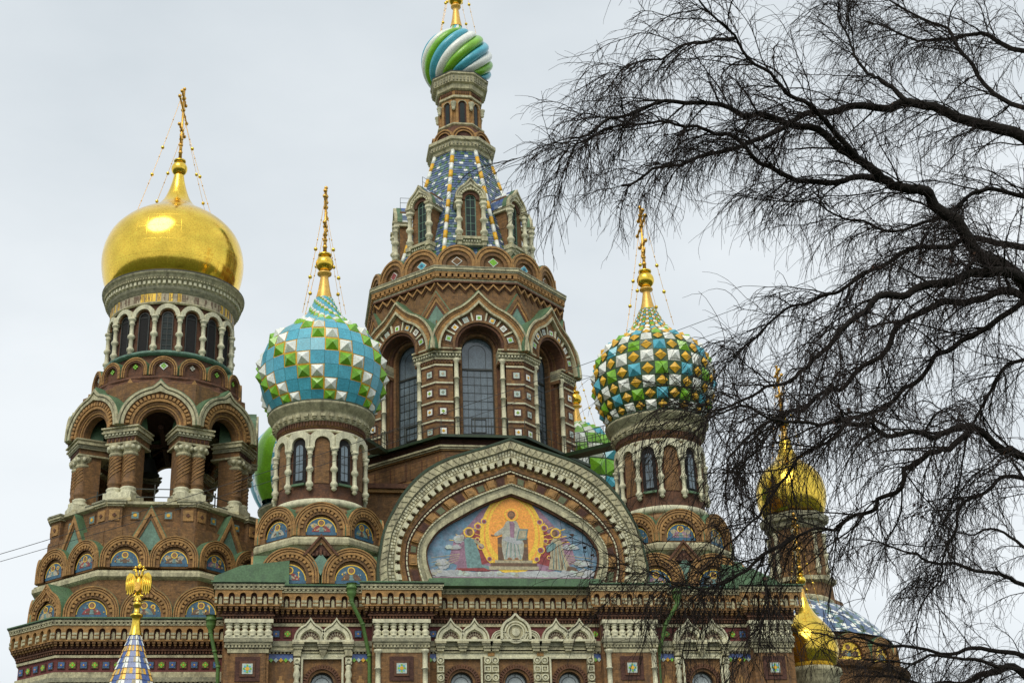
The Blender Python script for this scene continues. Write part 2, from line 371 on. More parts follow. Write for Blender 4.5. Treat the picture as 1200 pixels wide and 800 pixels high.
def disc(cu, cv, r, n=14, sy=1.0): return [(cu + r * math.cos(2 * PI * i / n), cv + r * sy * math.sin(2 * PI * i / n)) for i in range(n)]
def icon_mesh(r, bg='mosaic_blue', robe='mosaic_red', v=0, rim='gold_mosaic'):
    mb = MB()
    mb.prism(T0, arc(0, 0, r, 20), -.05, 0, bg); mb.band(T0, arc(0, 0, r, 20), arc(0, 0, r * .94, 20), -.05, .012, rim if v != 2 else 'tile_pale')
    mb.box(T0, -r, r, -.16, 0, -.05, 0, bg)
    def P(pts, m, w): mb.prism(T0, [(x * r, y * r) for x, y in pts], 0, w, m)
    if v == 1:      # wings
        for s in (-1, 1):
            P([(s * .1, .42), (s * .45, .62), (s * .72, .5), (s * .62, .3), (s * .35, .08), (s * .15, .1)][::s], 'mosaic_beige', .008)
    if v == 3:      # two side standards
        for s in (-1, 1): P([(s * .55 - .02, .05), (s * .55 + .02, .05), (s * .55 + .02, .5), (s * .55 - .02, .5)], 'gold_mosaic', .008); P(disc(s * .55, .5, .06, 8), 'gold_mosaic', .01)
    if v == 4:      # a second figure beside the first
        P([(.15, .02), (.6, .02), (.55, .3), (.42, .42), (.26, .38)], 'mosaic_brown', .009); P(disc(.4, .55, .16), 'gold_mosaic', .010); P(disc(.4, .54, .09), 'skin', .014)
        ox = -.18
    else: ox = 0.0
    P([(ox - .62, .02), (ox + .62, .02), (ox + .52, .22), (ox + .36, .38), (ox + .16, .47), (ox - .16, .47), (ox - .36, .38), (ox - .52, .22)], robe, .012)
    P([(ox - .14, .03), (ox + .18, .03), (ox + .1, .36), (ox - .1, .36)], 'mosaic_teal' if robe != 'mosaic_teal' else 'mosaic_brown', .016)
    for s in (-1, 1): P([(ox + s * .12, .3), (ox + s * .34, .16), (ox + s * .3, .08), (ox + s * .08, .18)][::-s], 'mosaic_beige' if v else 'mosaic_brown', .02)
    P(disc(ox, .62, .235, 18), 'gold_mosaic', .018); P(disc(ox, .625, .165, 14), 'mosaic_brown', .024); P(disc(ox, .60, .11, 12, 1.25), 'skin', .03)
    rq = random.Random(v * 7 + len(robe) + int(r * 100))
    for _ in range(16):
        a_, d_ = rq.uniform(.15, PI - .15), rq.uniform(.35, .86); cu, cv = d_ * math.cos(a_), d_ * math.sin(a_)
        if math.hypot(cu - ox, cv - .6) < .26: continue
        P(disc(cu, cv, rq.uniform(.03, .07), 5, rq.uniform(.5, 1.6)), rq.choice(('mosaic_beige', 'mosaic_teal', 'mosaic_brown', 'gold_mosaic', 'mosaic_robe', 'mosaic_red')), .0155 + .0005 * _)
    return mb.mesh('mosaic_icon')
ICONS = {}
def icon(r, bg, robe, v):
    k = (round(r, 2), bg, robe, v)
    if k not in ICONS: ICONS[k] = icon_mesh(r, bg, robe, v)
    return ICONS[k]
ROBES = ['mosaic_red', 'mosaic_teal', 'mosaic_brown', 'mosaic_mauve', 'mosaic_beige', 'mosaic_robe']

def column_mesh(h, r, m='stone', style=0, seg=12):
    """baluster column: capital, bulbs, foot"""
    mb = MB(); k = h
    if style == 0:      # slender with one ring and a pendant foot
        prof = [(0, 0), (r * .7, .02 * k), (r * 1.1, .05 * k), (r * .8, .09 * k), (r * 1.45, .12 * k), (r * 1.45, .17 * k), (r * 1.1, .20 * k), (r * .85, .23 * k), (r * .8, .42 * k), (r * 1.0, .44 * k), (r * 1.45, .48 * k), (r * 1.45, .52 * k), (r * 1.0, .56 * k), (r * .8, .58 * k), (r * .78, .82 * k), (r * 1.1, .84 * k), (r * 1.1, .87 * k), (r * .85, .88 * k), (r * 1.3, .94 * k), (r * 1.5, .95 * k), (r * 1.5, 1.0 * k), (0, k)]
    elif style == 1:    # fat balusters
        prof = [(0, 0), (r * 1.0, 0), (r * 1.0, .1 * k), (r * .7, .14 * k), (r * 1.05, .3 * k), (r * .95, .42 * k), (r * .55, .55 * k), (r * .5, .6 * k), (r * .85, .72 * k), (r * .8, .8 * k), (r * .5, .86 * k), (r * .95, .93 * k), (r * .95, k)]
    else:               # straight shaft with rings
        prof = [(r, 0), (r, .03 * k), (r * .8, .035 * k)]
        for q in (.25, .5, .75): prof += [(r * .8, q * k - .04), (r * 1.1, q * k - .02), (r * 1.1, q * k + .02), (r * .8, q * k + .04)]
        prof += [(r * .8, .95 * k), (r * 1.3, .97 * k), (r * 1.3, k), (0, k)]
    mb.lathe((0, 0, 0), prof, seg, m)
    return mb.mesh('column')

def window_mesh(hw, z0, sv, glass='glass_dark', fr=0.06, bars=(1, 3), depth=0.0, frame='frame_dark'):
    """arched window: panes and bars (half-width, sill, springing)"""
    mb = MB(); T = T0
    pts = [(-hw, z0)] + arc(0, sv, hw, 12) + [(hw, z0)]
    mb.prism(T, pts, -.04, 0, glass)
    mb.band(T, pts, [(-hw + fr, z0 + fr)] + arc(0, sv, hw - fr, 12) + [(hw - fr, z0 + fr)], -.02, .06, frame)
    mb.box(T, -hw, hw, z0, z0 + fr, -.02, .06, frame)
    for i in range(bars[0]):
        u = -hw + 2 * hw * (i + 1) / (bars[0] + 1); top = sv + math.sqrt(max(0, hw * hw - u * u))
        mb.box(T, u - .02, u + .02, z0, top, 0, .03, frame)
    for j in range(bars[1]):
        v = z0 + (sv - z0) * (j + 1) / bars[1]
        mb.box(T, -hw, hw, v - .02, v + .02, 0, .032, frame)
    return mb.mesh('window')

def cross_and_ball(parent, x, y, zneck, zball, rb, ztop, ztarget, rtarget, mgold='gold', az=0.08, tube_r=0.5):
    """gilded neck, ball and cross whose arms run front to back, held by four beaded chains"""
    mb = MB()
    h = zball - rb - zneck
    mb.lathe((x, y, 0), [(tube_r, zneck), (tube_r * 1.0, zneck + .05), (tube_r * .72, zneck + h * .35), (tube_r * .5, zneck + h * .75), (tube_r * .48, zneck + h * .86), (tube_r * .85, zneck + h * .9), (tube_r * .85, zneck + h * .96), (tube_r * .5, zneck + h)], 20, 'gold_paint')
    obj('spire', mb, parent)
    mb = MB(); mb.ball((x, y, zball), rb, mgold, 24); mb.lathe((x, y, 0), [(rb * .3, zball + rb * .9), (rb * .75, zball + rb * 1.0), (rb * .75, zball + rb * 1.18), (.05, zball + rb * 1.25)], 18, mgold)
    obj('ball', mb, parent)
    mb = MB(); d = Vector((math.sin(az), math.cos(az), 0)); z0 = zball + rb * 1.1; H = ztop - z0
    P = lambda t, z: (x + d.x * t, y + d.y * t, z)
    mb.tube([P(0, z0), P(0, z0 + .3 * H), P(0, ztop - .12)], [.13, .09, .07], 'gold_worn', 8); mb.ball(P(0, ztop - .05), .13, 'gold_worn', 8)
    for q, L in ((.86, .16), (.70, .30), (.42, .2)):
        zz = z0 + q * H; L = L * H; dz = .22 if q < .5 else 0
        mb.tube([P(-L, zz - dz), P(L, zz + dz)], .07, 'gold_worn', 6)
        for s in (-1, 1): mb.ball(P(s * L, zz + s * dz), .14, 'gold_worn', 8); mb.ball(P(s * L * .5, zz + s * dz * .5), .11, 'gold_worn', 6)
        mb.ball(P(0, zz), .17, 'gold_worn', 8)
    for q in (.12, .22, .3): mb.ball(P(0, z0 + q * H), .16, 'gold_worn', 8)
    arcp = [P(.5 * math.cos(a), z0 + .32 * H - .45 * math.sin(a)) for a in [PI * i / 8 for i in range(9)]]
    mb.tube(arcp, .06, 'gold_worn', 6)
    obj('cross', mb, parent)
    for k in range(4):
        mb = MB(); a = R((50, 130, 230, 310)[k])
        s = 1 if k in (1, 2) else -1
        A = Vector(P(s * .26 * H, z0 + .66 * H)); B = Vector((x + rtarget * math.sin(a), y - rtarget * math.cos(a), ztarget))
        pts = []
        for i in range(13):
            t = i / 12; p = A.lerp(B, t); p.z -= .35 * 4 * t * (1 - t) * .6; pts.append(p)
        mb.tube(pts, .016, 'gold_worn', 4, False)
        for i in (2, 4, 6, 9, 11): mb.ball(pts[i], .05, 'gold_worn', 6)
        for i in (5, 8): mb.ball(pts[i], .125 if rb > .5 else .09, 'gold', 10)
        obj('chain', mb, parent)

def profile_at(prof, n):
    """resample a profile [(r,z)] smoothly: Catmull-Rom then equal length"""
    P = [prof[0]] + list(prof) + [prof[-1]]; fine = []
    for i in range(1, len(P) - 2):
        for j in range(12):
            t = j / 12; q = []
            for c in (0, 1):
                p0, p1, p2, p3 = P[i - 1][c], P[i][c], P[i + 1][c], P[i + 2][c]
                q.append(.5 * (2 * p1 + (p2 - p0) * t + (2 * p0 - 5 * p1 + 4 * p2 - p3) * t * t + (3 * p1 - p0 - 3 * p2 + p3) * t ** 3))
            fine.append(tuple(q))
    fine.append(prof[-1])
    if n is None: return fine
    L = [0]
    for a, b in zip(fine, fine[1:]): L.append(L[-1] + math.hypot(a[0] - b[0], a[1] - b[1]))
    return fine, L
def sample(fine, L, s):
    s = min(max(s, 0), L[-1]); i = 0
    import bisect
    i = min(max(bisect.bisect_right(L, s) - 1, 0), len(L) - 2)
    t = (s - L[i]) / max(1e-9, L[i + 1] - L[i])
    return (fine[i][0] + (fine[i + 1][0] - fine[i][0]) * t, fine[i][1] + (fine[i + 1][1] - fine[i][1]) * t)

def studded_dome(parent, x, y, prof, ncol, style, label=None, twist=0.0):
    """onion dome clad in square enamel cells, some raised to pyramids"""
    fine, L = profile_at(prof, 1)
    rows = [0.0]
    while rows[-1] < L[-1] - .02:
        r, _ = sample(fine, L, rows[-1])
        rows.append(rows[-1] + max(.10, 2 * PI * r / ncol))
    rows[-1] = L[-1]
    mb = MB()
    def S(i, j, di=0.0, dj=0.0, h=0.0):
        s0, s1 = rows[i], rows[i + 1]; s = s0 + (s1 - s0) * di
        r, z = sample(fine, L, s); r2, z2 = sample(fine, L, s + .05); r1, z1 = sample(fine, L, s - .05)
        dr, dz = r2 - r1, z2 - z1; q = math.hypot(dr, dz) or 1
        nr, nz = dz / q, -dr / q
        a = 2 * PI * (j + dj) / ncol + twist * s
        rr = r + nr * h
        return (x + rr * math.sin(a), y - rr * math.cos(a), z + nz * h)
    nr_ = len(rows) - 1
    for i in range(nr_):
        size = rows[i + 1] - rows[i]
        for j in range(ncol):
            cs = [S(i, j), S(i, j, 0, 1), S(i, j, 1, 1), S(i, j, 1, 0)]
            kind, m = style(i, j, nr_)
            sub = max(1, int(1))
            if kind == 'flat':
                g_ = .03
                mb.add(cs, [(0, 1, 2, 3)], 'tile_ground'); e = .012; mm_ = m if (i * 7 + j * 13 + i * j) % 3 else m + '_dark'
                mb.add([S(i, j, e, e, .012), S(i, j, e, 1 - e, .012), S(i, j, 1 - e, 1 - e, .012), S(i, j, 1 - e, e, .012)], [(0, 1, 2, 3)], mm_)
            elif kind == 'pyr':
                e = .07 if style_edge[0] else .04
                mb.add(cs, [(0, 1, 2, 3)], 'tile_yellow' if style_edge[0] else 'tile_ground')
                b = [S(i, j, e, e, .01), S(i, j, e, 1 - e, .01), S(i, j, 1 - e, 1 - e, .01), S(i, j, 1 - e, e, .01), S(i, j, .5, .5, size * style_edge[1])]
                mb.add(b, [(0, 1, 4), (1, 2, 4), (2, 3, 4), (3, 0, 4)], m)
            elif kind == 'oct':
                mb.add(cs, [(0, 1, 2, 3)], 'tile_ground')
                b = [S(i, j, .5, .06, .02), S(i, j, .06, .5, .02), S(i, j, .5, .94, .02), S(i, j, .94, .5, .02), S(i, j, .5, .5, size * .26)]
                mb.add(b, [(1, 0, 4), (2, 1, 4), (3, 2, 4), (0, 3, 4)], m)
    return obj('dome', mb, parent, label)
style_edge = [True, .36]

# ------------------------------------------------------------------ bell tower
def plan_faces(x, y, hf, ht):
    """faces of a square with cut corners: (frame, half width) for front, front corners and sides"""
    c = ht - hf; m = (ht + hf) / 2; q = c / math.sqrt(2)
    F = [(TF(x, y - ht, 0, 0), hf), (TF(x + ht, y, 0, PI / 2), hf), (TF(x - ht, y, 0, -PI / 2), hf), (TF(x, y + ht, 0, PI), hf)]
    for sx, sy, az in ((1, -1, PI / 4), (-1, -1, -PI / 4), (1, 1, 3 * PI / 4), (-1, 1, -3 * PI / 4)):
        F.append((TF(x + sx * m, y + sy * m, 0, az), q))
    return F
BX, BY = -7.4, 92.0
mb = MB()
hf, ht = 4.46, 6.75
BZ = 91.35
K8 = math.tan(PI / 8)
F = plan_faces(BX, BZ, hf, ht)
def cutsquare(hf, ht): return [(-hf, -ht), (hf, -ht), (ht, -hf), (ht, hf), (hf, ht), (-hf, ht), (-ht, hf), (-ht, -hf)]
def cutprism(mb, x, y, hf, ht, z0, z1, m, top=True):
    P = cutsquare(hf, ht)
    vs = [(x + a, y + b, z) for z in (z0, z1) for a, b in P]
    mb.add(vs, [(i, (i + 1) % 8, (i + 1) % 8 + 8, i + 8) for i in range(8)] + ([tuple(range(8, 16))] if top else []), m)
cutprism(mb, BX, BZ, hf, ht, 0, 22.0, 'brick')
cutprism(mb, BX, BZ, hf + .05, ht + .15, 0, 1.4, 'plinth')
# drum of the middle and upper tiers
mb.octa(BX + .1, BY, [(6.9, 21.8), (6.75, 22.0), (6.7, 24.5)], 'brick')
mb.octa(BX + .1, BY, [(6.7, 24.42), (6.85, 24.5), (6.95, 24.58), (6.95, 24.8), (6.85, 24.88), (6.85, 24.95), (6.2, 25.0)], 'stone')
mb.octa(BX, BY, [(6.2, 24.9), (6.2, 27.7), (5.85, 27.8), (5.85, 29.1)], 'brick')
mb.octa(BX, BY, [(5.85, 29.02), (6.05, 29.08), (6.12, 29.12), (6.12, 29.28), (5.9, 29.34), (4.4, 29.4)], 'stone')
bell = part('bell_tower', mb, 'octagonal brick bell tower with open arches under a smooth gilded dome')
mb = MB()
for T, h in F[:1] + F[4:6] + F[1:3]:
    entab(mb, T, -h, h, 21.93, K8)
    mbox(mb, T, -h, h, 19.83, 19.97, .16, 'stone', K8); mbox(mb, T, -h, h, 19.03, 19.83, .05, 'frieze_red', K8)
    mbox(mb, T, -h, h, 18.88, 19.03, .18, 'stone', K8); mbox(mb, T, -h, h, 18.7, 18.88, .3, 'stone', K8); mbox(mb, T, -h, h, 18.45, 18.7, .4, 'grey_stone', K8)
    mbox(mb, T, -h, h, 18.2, 18.34, .3, 'stone', K8)
    for c in cells(-h, h, .25): mb.box(T, c - .07, c + .07, 18.34, 18.45, 0, .34, 'stone')
obj('cornice', mb, bell)
ft = {}
for mi, mm in enumerate(('tile_blue', 'tile_green')):
    q = MB(); q.box(T0, -.21, .21, -.21, .21, 0, .05, 'brick_dark'); q.box(T0, -.17, .17, -.17, .17, 0, .07, 'tile_pale' if 0 else 'mosaic_blue' if mi == 0 else 'brick')
    for a in (0, PI / 2, PI, -PI / 2): q.prism(T0, disc(.085 * math.cos(a), .085 * math.sin(a), .075, 8), .07, .09, mm)
    q.prism(T0, disc(0, 0, .045, 8), .07, .1, 'tile_yellow'); ft[mi] = q.mesh('frieze_tile')
def put(name, me, parent, T, u, v, w, az, label=None):
    p = T(u, v, w); return obj(name, me, parent, label, p, az)
faces_az = [(F[0], 0), (F[5], -PI / 4)]
for (T, h), az_ in faces_az:
    for i, c in enumerate(cells(-h, h, .61)): put('frieze_tile', ft[i % 2], bell, T, c, 19.43, .05, az_)
# lower tier of rounded gables
kb = kok_mesh('kokoshnik', 1.52, .86, 1.6); kbk = kok_mesh('kokoshnik', 1.42, .80, 1.6, tip=.45)
ii = 0
for T, h, az_ in ((F[0][0], hf, 0), (F[1][0], hf, PI / 2), (F[2][0], hf, -PI / 2)):
    for c in (-3.0, 0, 3.0):
        put('kokoshnik', kb if c or az_ else kbk, bell, T, c + .15, 22.42, -.35, az_)
        put('mosaic_icon', icon(.85, 'mosaic_blue', ROBES[ii % 6], [0, 4, 3, 0, 1, 2][ii % 6]), bell, T, c + .15, 22.36, -.47, az_); ii += 1
        if az_ == 0: pass
for (T, h), az_ in ((F[4], PI / 4), (F[5], -PI / 4)):
    put('kokoshnik', kbk, bell, T, 0, 22.42, -.2, az_); put('mosaic_icon', icon(.80, 'mosaic_blue', 'mosaic_beige', 4), bell, T, 0, 22.36, -.32, az_)
# middle tier: two gables on each of eight faces
km = kok_mesh('kokoshnik', 1.38, .80, 1.2, leg=.45)
for k in range(-3, 5):
    az_ = k * PI / 4; T = TF(BX + .1 + 6.72 * math.sin(az_), BY - 6.72 * math.cos(az_), 0, az_)
    for c in (-1.38, 1.38):
        if k in (-1, 0, 1, 2, -2): put('kokoshnik', km, bell, T, c, 25.62, 0.0, az_); put('mosaic_icon', icon(.79, 'mosaic_blue', ROBES[ii % 6], [1, 0, 1, 4][ii % 4]), bell, T, c, 25.42, -.12, az_); ii += 1
# triangular gables over the middle tier, panels, corner pedestals
q = MB()
tri = [(-1.35, -.2), (1.35, -.2), (0, 2.3)]
q.prism(T0, [(-1.1, -.2), (1.1, -.2), (0, 1.85)], -.5, -.02, 'patina')
for A, B, C, D, m_, w_ in ((1.3, 2.35, 1.08, 1.95, 'ochre', .12), (1.08, 1.95, .92, 1.62, 'brick', .03), (.92, 1.62, .84, 1.48, 'brick_dark', -.04)):
    q.band(T0, [(-A, -.2), (0, B), (A, -.2)], [(-C, -.2), (0, D), (C, -.2)], -.6, w_, m_)
q.band(T0, [(-1.36, -.2), (0, 2.46), (1.36, -.2)], [(-1.28, -.2), (0, 2.32), (1.28, -.2)], -1.2, .08, 'green_roof')
tg = q.mesh('gable')
pn = MB(); pn.box(T0, -.27, .27, -.27, .27, -.1, .07, 'ochre'); pn.box(T0, -.18, .18, -.18, .18, 0, .04, 'brick'); pn.prism(T0, [(-.13, 0), (0, -.13), (.13, 0), (0, .13)], 0, .09, 'brick_red'); pn = pn.mesh('panel')
pt_ = MB(); pt_.box(T0, -.27, .27, -.27, .27, -.1, .05, 'brick'); pt_.box(T0, -.2, .2, -.2, .2, 0, .07, 'mosaic_teal'); pt_.prism(T0, disc(0, 0, .11, 8), 0, .09, 'tile_yellow'); pt_ = pt_.mesh('panel')
pedm = MB(); pedm.box(T0, -.95, .95, 0, 4.1, -.6, .12, 'brick'); pedm.box(T0, -1.08, 1.08, -1.5, 2.6, -.6, .3, 'brick', taper=.1)
pedm.box(T0, -1.05, 1.05, 4.1, 4.28, -.6, .26, 'stone'); pedm.box(T0, -.36, .36, 3.2, 3.9, 0, .2, 'ochre'); pedm.prism(T0, [(-.16, 3.55), (0, 3.39), (.16, 3.55), (0, 3.71)], 0, .24, 'brick_red'); pedm = pedm.mesh('pedestal')
for k in (-2, -1, 0, 1, 2):
    az_ = k * PI / 4; inst('gable', tg, bell, BX, BY, 6.35, 26.5, az_)
    T = TF(BX + 5.85 * math.sin(az_), BY - 5.85 * math.cos(az_), 0, az_)
    for i, c in enumerate((-.95, .95)): put('panel', pt_, bell, T, c, 28.5, 0, az_)
for k in (-3, -2, -1, 0, 1, 2):
    q = MB()
    for s in (-1, 1):
        ap = 6.12; az_ = (k + .5) * PI / 4 + s * PI / 8; h = ap * K8; T = TF(BX + ap * math.sin(az_), BY - ap * math.cos(az_), 0, az_)
        u0, u1 = (h - .86, h) if s < 0 else (-h, -h + .86)
        q.box(T, u0, u1, 25.2, 28.95, -.6, 0, 'brick'); q.box(T, u0 - (.1 if s < 0 else -.0), u1 + (.1 if s > 0 else 0), 25.2, 27.6, -.6, .12, 'brick')
        q.box(T, u0 - .1 * (s < 0), u1 + .1 * (s > 0), 28.95, 29.05, -.6, .12, 'stone'); q.box(T, u0 - .2 * (s < 0), u1 + .2 * (s > 0), 29.05, 29.2, -.6, .22, 'stone'); q.box(T, u0 - .25 * (s < 0), u1 + .25 * (s > 0), 29.2, 29.3, -.6, .28, 'grey_stone')
        c = (u0 + u1) / 2; q.box(T, c - .3, c + .3, 28.1, 28.75, 0, .06, 'ochre'); q.prism(T, [(c - .13, 28.42), (c, 28.29), (c + .13, 28.42), (c, 28.55)], 0, .10, 'brick_red')
    obj('pedestal', q, bell)
# belfry piers: paired half columns with twisted brick shafts
pm = MB()
pm.box(T0, -1.0, 1.0, 0, .16, -1.0, .55, 'stone'); pm.box(T0, -.95, .95, .16, .55, -1.1, .48, 'white_stone', taper=.06)
pm.box(T0, -.86, .86, .5, 3.35, -1.0, -.02, 'brick')
for s in (-.45, .45):
    pm.lathe((s, .05, 0), [(.52, .5), (.52, .6), (.44, .68), (.49, .76), (.49, .84), (.41, .9)], 12, 'white_stone')
    pm.lathe((s, .05, 0), [(.41, .9), (.41, 1.05), (.45, 1.1), (.45, 1.18), (.41, 1.22), (.41, 2.75)], 12, 'brick')
    pm.lathe((s, .05, 0), [(.41, 2.70), (.47, 2.76), (.47, 2.84), (.42, 2.88)], 12, 'stone')
    for j in range(7):
        pts = [(s + .415 * math.sin(a), .05 - .415 * math.cos(a), 1.25 + .21 * j + (a + 1.3) * .28) for a in [-1.3 + 2.6 * t / 8 for t in range(9)] if 1.25 + .21 * j + (a + 1.3) * .28 < 2.7]
        if len(pts) > 2: pm.tube(pts, .03, 'ochre', 4)
    pm.lathe((s, .05, 0), [(.42, 2.88), (.44, 2.95), (.52, 3.05), (.58, 3.2), (.58, 3.3), (.5, 3.34)], 12, 'stone')
    for j in range(5):
        a = R(-80 + 40 * j); pm.ball((s + .52 * math.sin(a), .05 - .52 * math.cos(a), 3.13), .14, 'white_stone', 8)
pm.box(T0, -1.0, 1.0, 3.32, 3.42, -1.5, .46, 'stone'); pm.box(T0, -.95, .95, 3.42, 3.72, -1.4, .40, 'brick')
for c in cells(-.9, .9, .26): pm.box(T0, c - .07, c + .07, 3.5, 3.68, 0, .46, 'brick_dark')
pm.box(T0, -1.06, 1.06, 3.72, 3.82, -1.4, .50, 'grey_stone')
for c in cells(-1.08, 1.08, .24): pm.box(T0, c - .07, c + .07, 3.82, 3.94, -1, .58, 'white_stone')
pm.box(T0, -1.1, 1.1, 3.82, 3.93, -1.3, .5, 'grey_stone'); pm.box(T0, -1.2, 1.2, 3.94, 4.04, -1.4, .64, 'stone'); pm.box(T0, -1.14, 1.14, 4.04, 4.18, -1.3, .58, 'stone'); pm.box(T0, -1.22, 1.22, 4.18, 4.26, -1.4, .70, 'stone')
pm = pm.mesh('pier')
for k in range(8): inst('pier', pm, bell, BX, BY, 5.2, 29.5, (k + .5) * PI / 4).scale = (1, 1, 1.10)
# belfry arches
am = MB()
KP = lambda q, tip=0: ([(-q, -.02)] + (keel(0, 0, q, tip, 56, .24) if tip else arc(0, 0, q, 56)) + [(q, -.02)])
am.band(T0, KP(2.42, .42), KP(2.28, .36), -1.6, .14, 'stone'); am.band(T0, KP(2.28, .36), KP(2.2, .3), -.6, .02, 'grey_stone')
am.band(T0, KP(2.2, .3), KP(2.02, .1), -.8, .10, 'stone'); am.band(T0, KP(2.02, .1), KP(1.55), -.9, -.06, 'brick')
for i in range(22):
    a = PI * (i + .5) / 22; cu, cv = -math.cos(a), math.sin(a); h = .08; tu, tv = -cv, cu
    am.prism(T0, [(cu * 1.92 + tu * h, cv * 1.92 + tv * h), (cu * 1.92 - tu * h, cv * 1.92 - tv * h), (cu * 1.7 - tu * h, cv * 1.7 - tv * h), (cu * 1.7 + tu * h, cv * 1.7 + tv * h)], -.3, .08, 'ochre')
am.band(T0, KP(1.66), KP(1.5), -.9, .02, 'ochre'); am.band(T0, KP(1.5), KP(1.34), -.8, -.10, 'brick'); am.band(T0, KP(1.34), KP(1.22), -.8, -.16, 'ochre'); am.band(T0, KP(1.22), KP(1.08), -.75, -.24, 'brick')
am.band(T0, KP(2.5, .5), KP(2.42, .42), -2.2, .0, 'green_roof')
am = am.mesh('arch')
for k in range(8): inst('arch', am, bell, BX, BY, 5.72, 34.25, k * PI / 4)
mb = MB()   # masonry above the arches and the skirt up to the drum
for k in range(8):
    az_ = k * PI / 4; T = TF(BX + 5.0 * math.sin(az_), BY - 5.0 * math.cos(az_), 0, az_)
    mb.archwall(T, -2.08, 2.08, 34.0, 37.2, 0, 34.9, 1.45, -.5, 0, 'brick', n=14)
mb.octa(BX, BY, [(5.0, 36.9), (4.75, 37.4), (4.7, 37.7)], 'brick_red', n=16, rot=0)
mb.lathe((BX, BY, 0), [(4.7, 37.6), (4.8, 37.66), (4.8, 37.8), (4.72, 37.86), (3.8, 38.0), (3.78, 39.9), (3.75, 44.0)], 48, 'brick_red')
mb.lathe((BX, BY, 0), [(4.7, 37.3), (4.78, 37.36), (4.78, 37.44), (4.7, 37.5)], 48, 'brick')
mb.lathe((BX, BY, 0), [(3.8, 39.6), (4.08, 39.65), (4.12, 39.8), (3.85, 39.95)], 48, 'patina')
# belfry ceiling
mb.octa(BX, BY, [(0.01, 37.0), (4.9, 37.0)], 'brick_dark')
mb.box(T0, BX - 3.6, BX + 3.6, 34.8, 35.0, -BY - .15, -BY + .15, 'brick_dark'); mb.box(T0, BX - .15, BX + .15, 34.8, 35.0, -BY - 3.6, -BY + 3.6, 'brick_dark')
obj('drum', mb, bell)
mb = MB()
for k in range(8):
    az_ = k * PI / 4; T = TF(BX + 4.9 * math.sin(az_), BY - 4.9 * math.cos(az_), 0, az_)
    for z in (29.9, 30.4): mb.box(T, -1.3, 1.3, z, z + .05, 0, .05, 'iron')
    mb.box(T, -.03, .03, 29.6, 30.7, 0, .05, 'iron')
obj('railing', mb, bell)
for (bx, by, s) in ((-.9, .4, .8), (1.3, .9, .6), (-2.0, 1.2, .5)):
    mb = MB(); mb.lathe((BX + bx, BY + by, 0), [(.85 * s, 34.3 - 1.5 * s), (.75 * s, 34.3 - 1.35 * s), (.5 * s, 34.3 - .8 * s), (.42 * s, 34.3 - .4 * s), (.3 * s, 34.3 - .15 * s), (0, 34.3 - .08 * s)], 20, 'frame_dark'); mb.tube([(BX + bx, BY + by, 34.2), (BX + bx, BY + by, 34.8)], .05, 'iron', 6); obj('bell', mb, bell)
q = MB()
for s in (-1, 1):
    q.prism(T0, [(0, 0), (s * 1.0, -1.6), (s * .75, -1.6), (0, -.35)][::s], 0, .1, 'ochre')
q.prism(T0, [(-.55, -1.35), (.55, -1.35), (0, -.4)], -.05, .02, 'patina'); q = q.mesh('gable')
for k in range(8): inst('gable', q, bell, BX, BY, 5.0, 37.6, (k + .5) * PI / 4)
# ring of sixteen small gables
ks = {}
for j, mm in enumerate(('tile_green', 'tile_pale', 'x')):
    q = MB(); r = .86; arc_ = arc; arc = (lambda cu, cv, r_, n: [(-r_, -.4)] + arc_(cu, cv, r_, n) + [(r_, -.4)])
    q.band(T0, arc(0, 0, r, 14), arc(0, 0, .5, 14), -.8, 0, 'brick'); q.band(T0, arc(0, 0, r * 1.03, 14), arc(0, 0, r * .97, 14), -1, .02, 'green_roof')
    q.band(T0, arc(0, 0, r, 14), arc(0, 0, r * .9, 14), -.05, .1, 'ochre'); q.band(T0, arc(0, 0, r * .84, 14), arc(0, 0, r * .76, 14), -.05, .08, 'ochre'); q.band(T0, arc(0, 0, r * .7, 14), arc(0, 0, r * .62, 14), -.05, .05, 'brick_red')
    q.prism(T0, arc(0, 0, .55, 14), -.3, -.12, 'brick_red')
    if j == 1: q.prism(T0, [(-.27, .27), (0, 0.0), (.27, .27), (0, .54)], -.12, -.08, 'tile_white')
    cc = ('tile_green', 'tile_green', 'mosaic_robe')[j]
    for a in (0, PI / 2, PI, -PI / 2): q.prism(T0, disc(.1 * math.cos(a), .27 + .1 * math.sin(a), .07, 8), -.12, -.05, cc)
    ks[j] = q.mesh('kokoshnik'); arc = arc_
for k in range(16): inst('kokoshnik', ks[1 if k in (0, 5, 9) else 2 if k % 4 == 1 else 0], bell, BX, BY, 4.6, 38.32, k * PI / 8)
# drum arcade
q = MB(); q.band(T0, arc(0, 0, .79, 12), arc(0, 0, .5, 12), -.35, .1, 'white_stone'); q.band(T0, arc(0, 0, .5, 12), arc(0, 0, .42, 12), -.45, .0, 'brick')
drum_arch = q.mesh('arch')
colm = column_mesh(2.55, .165, 'white_stone', 0)
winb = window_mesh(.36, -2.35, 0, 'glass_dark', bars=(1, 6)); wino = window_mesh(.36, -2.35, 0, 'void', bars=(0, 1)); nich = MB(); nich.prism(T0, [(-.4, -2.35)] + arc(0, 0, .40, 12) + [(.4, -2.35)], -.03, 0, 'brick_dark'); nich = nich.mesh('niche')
for k in range(16):
    a = k * PI / 8
    inst('arch', drum_arch, bell, BX, BY, 3.95, 42.3, a); inst('column', colm, bell, BX, BY, 4.0, 39.72, a + PI / 16)
    inst('window', winb if k % 4 == 0 else wino, bell, BX, BY, 3.79, 42.25, a)
mb = MB()
mb.lathe((BX, BY, 0), [(3.9, 43.12), (4.02, 43.18), (4.02, 43.24), (3.98, 43.26)], 64, 'stone')
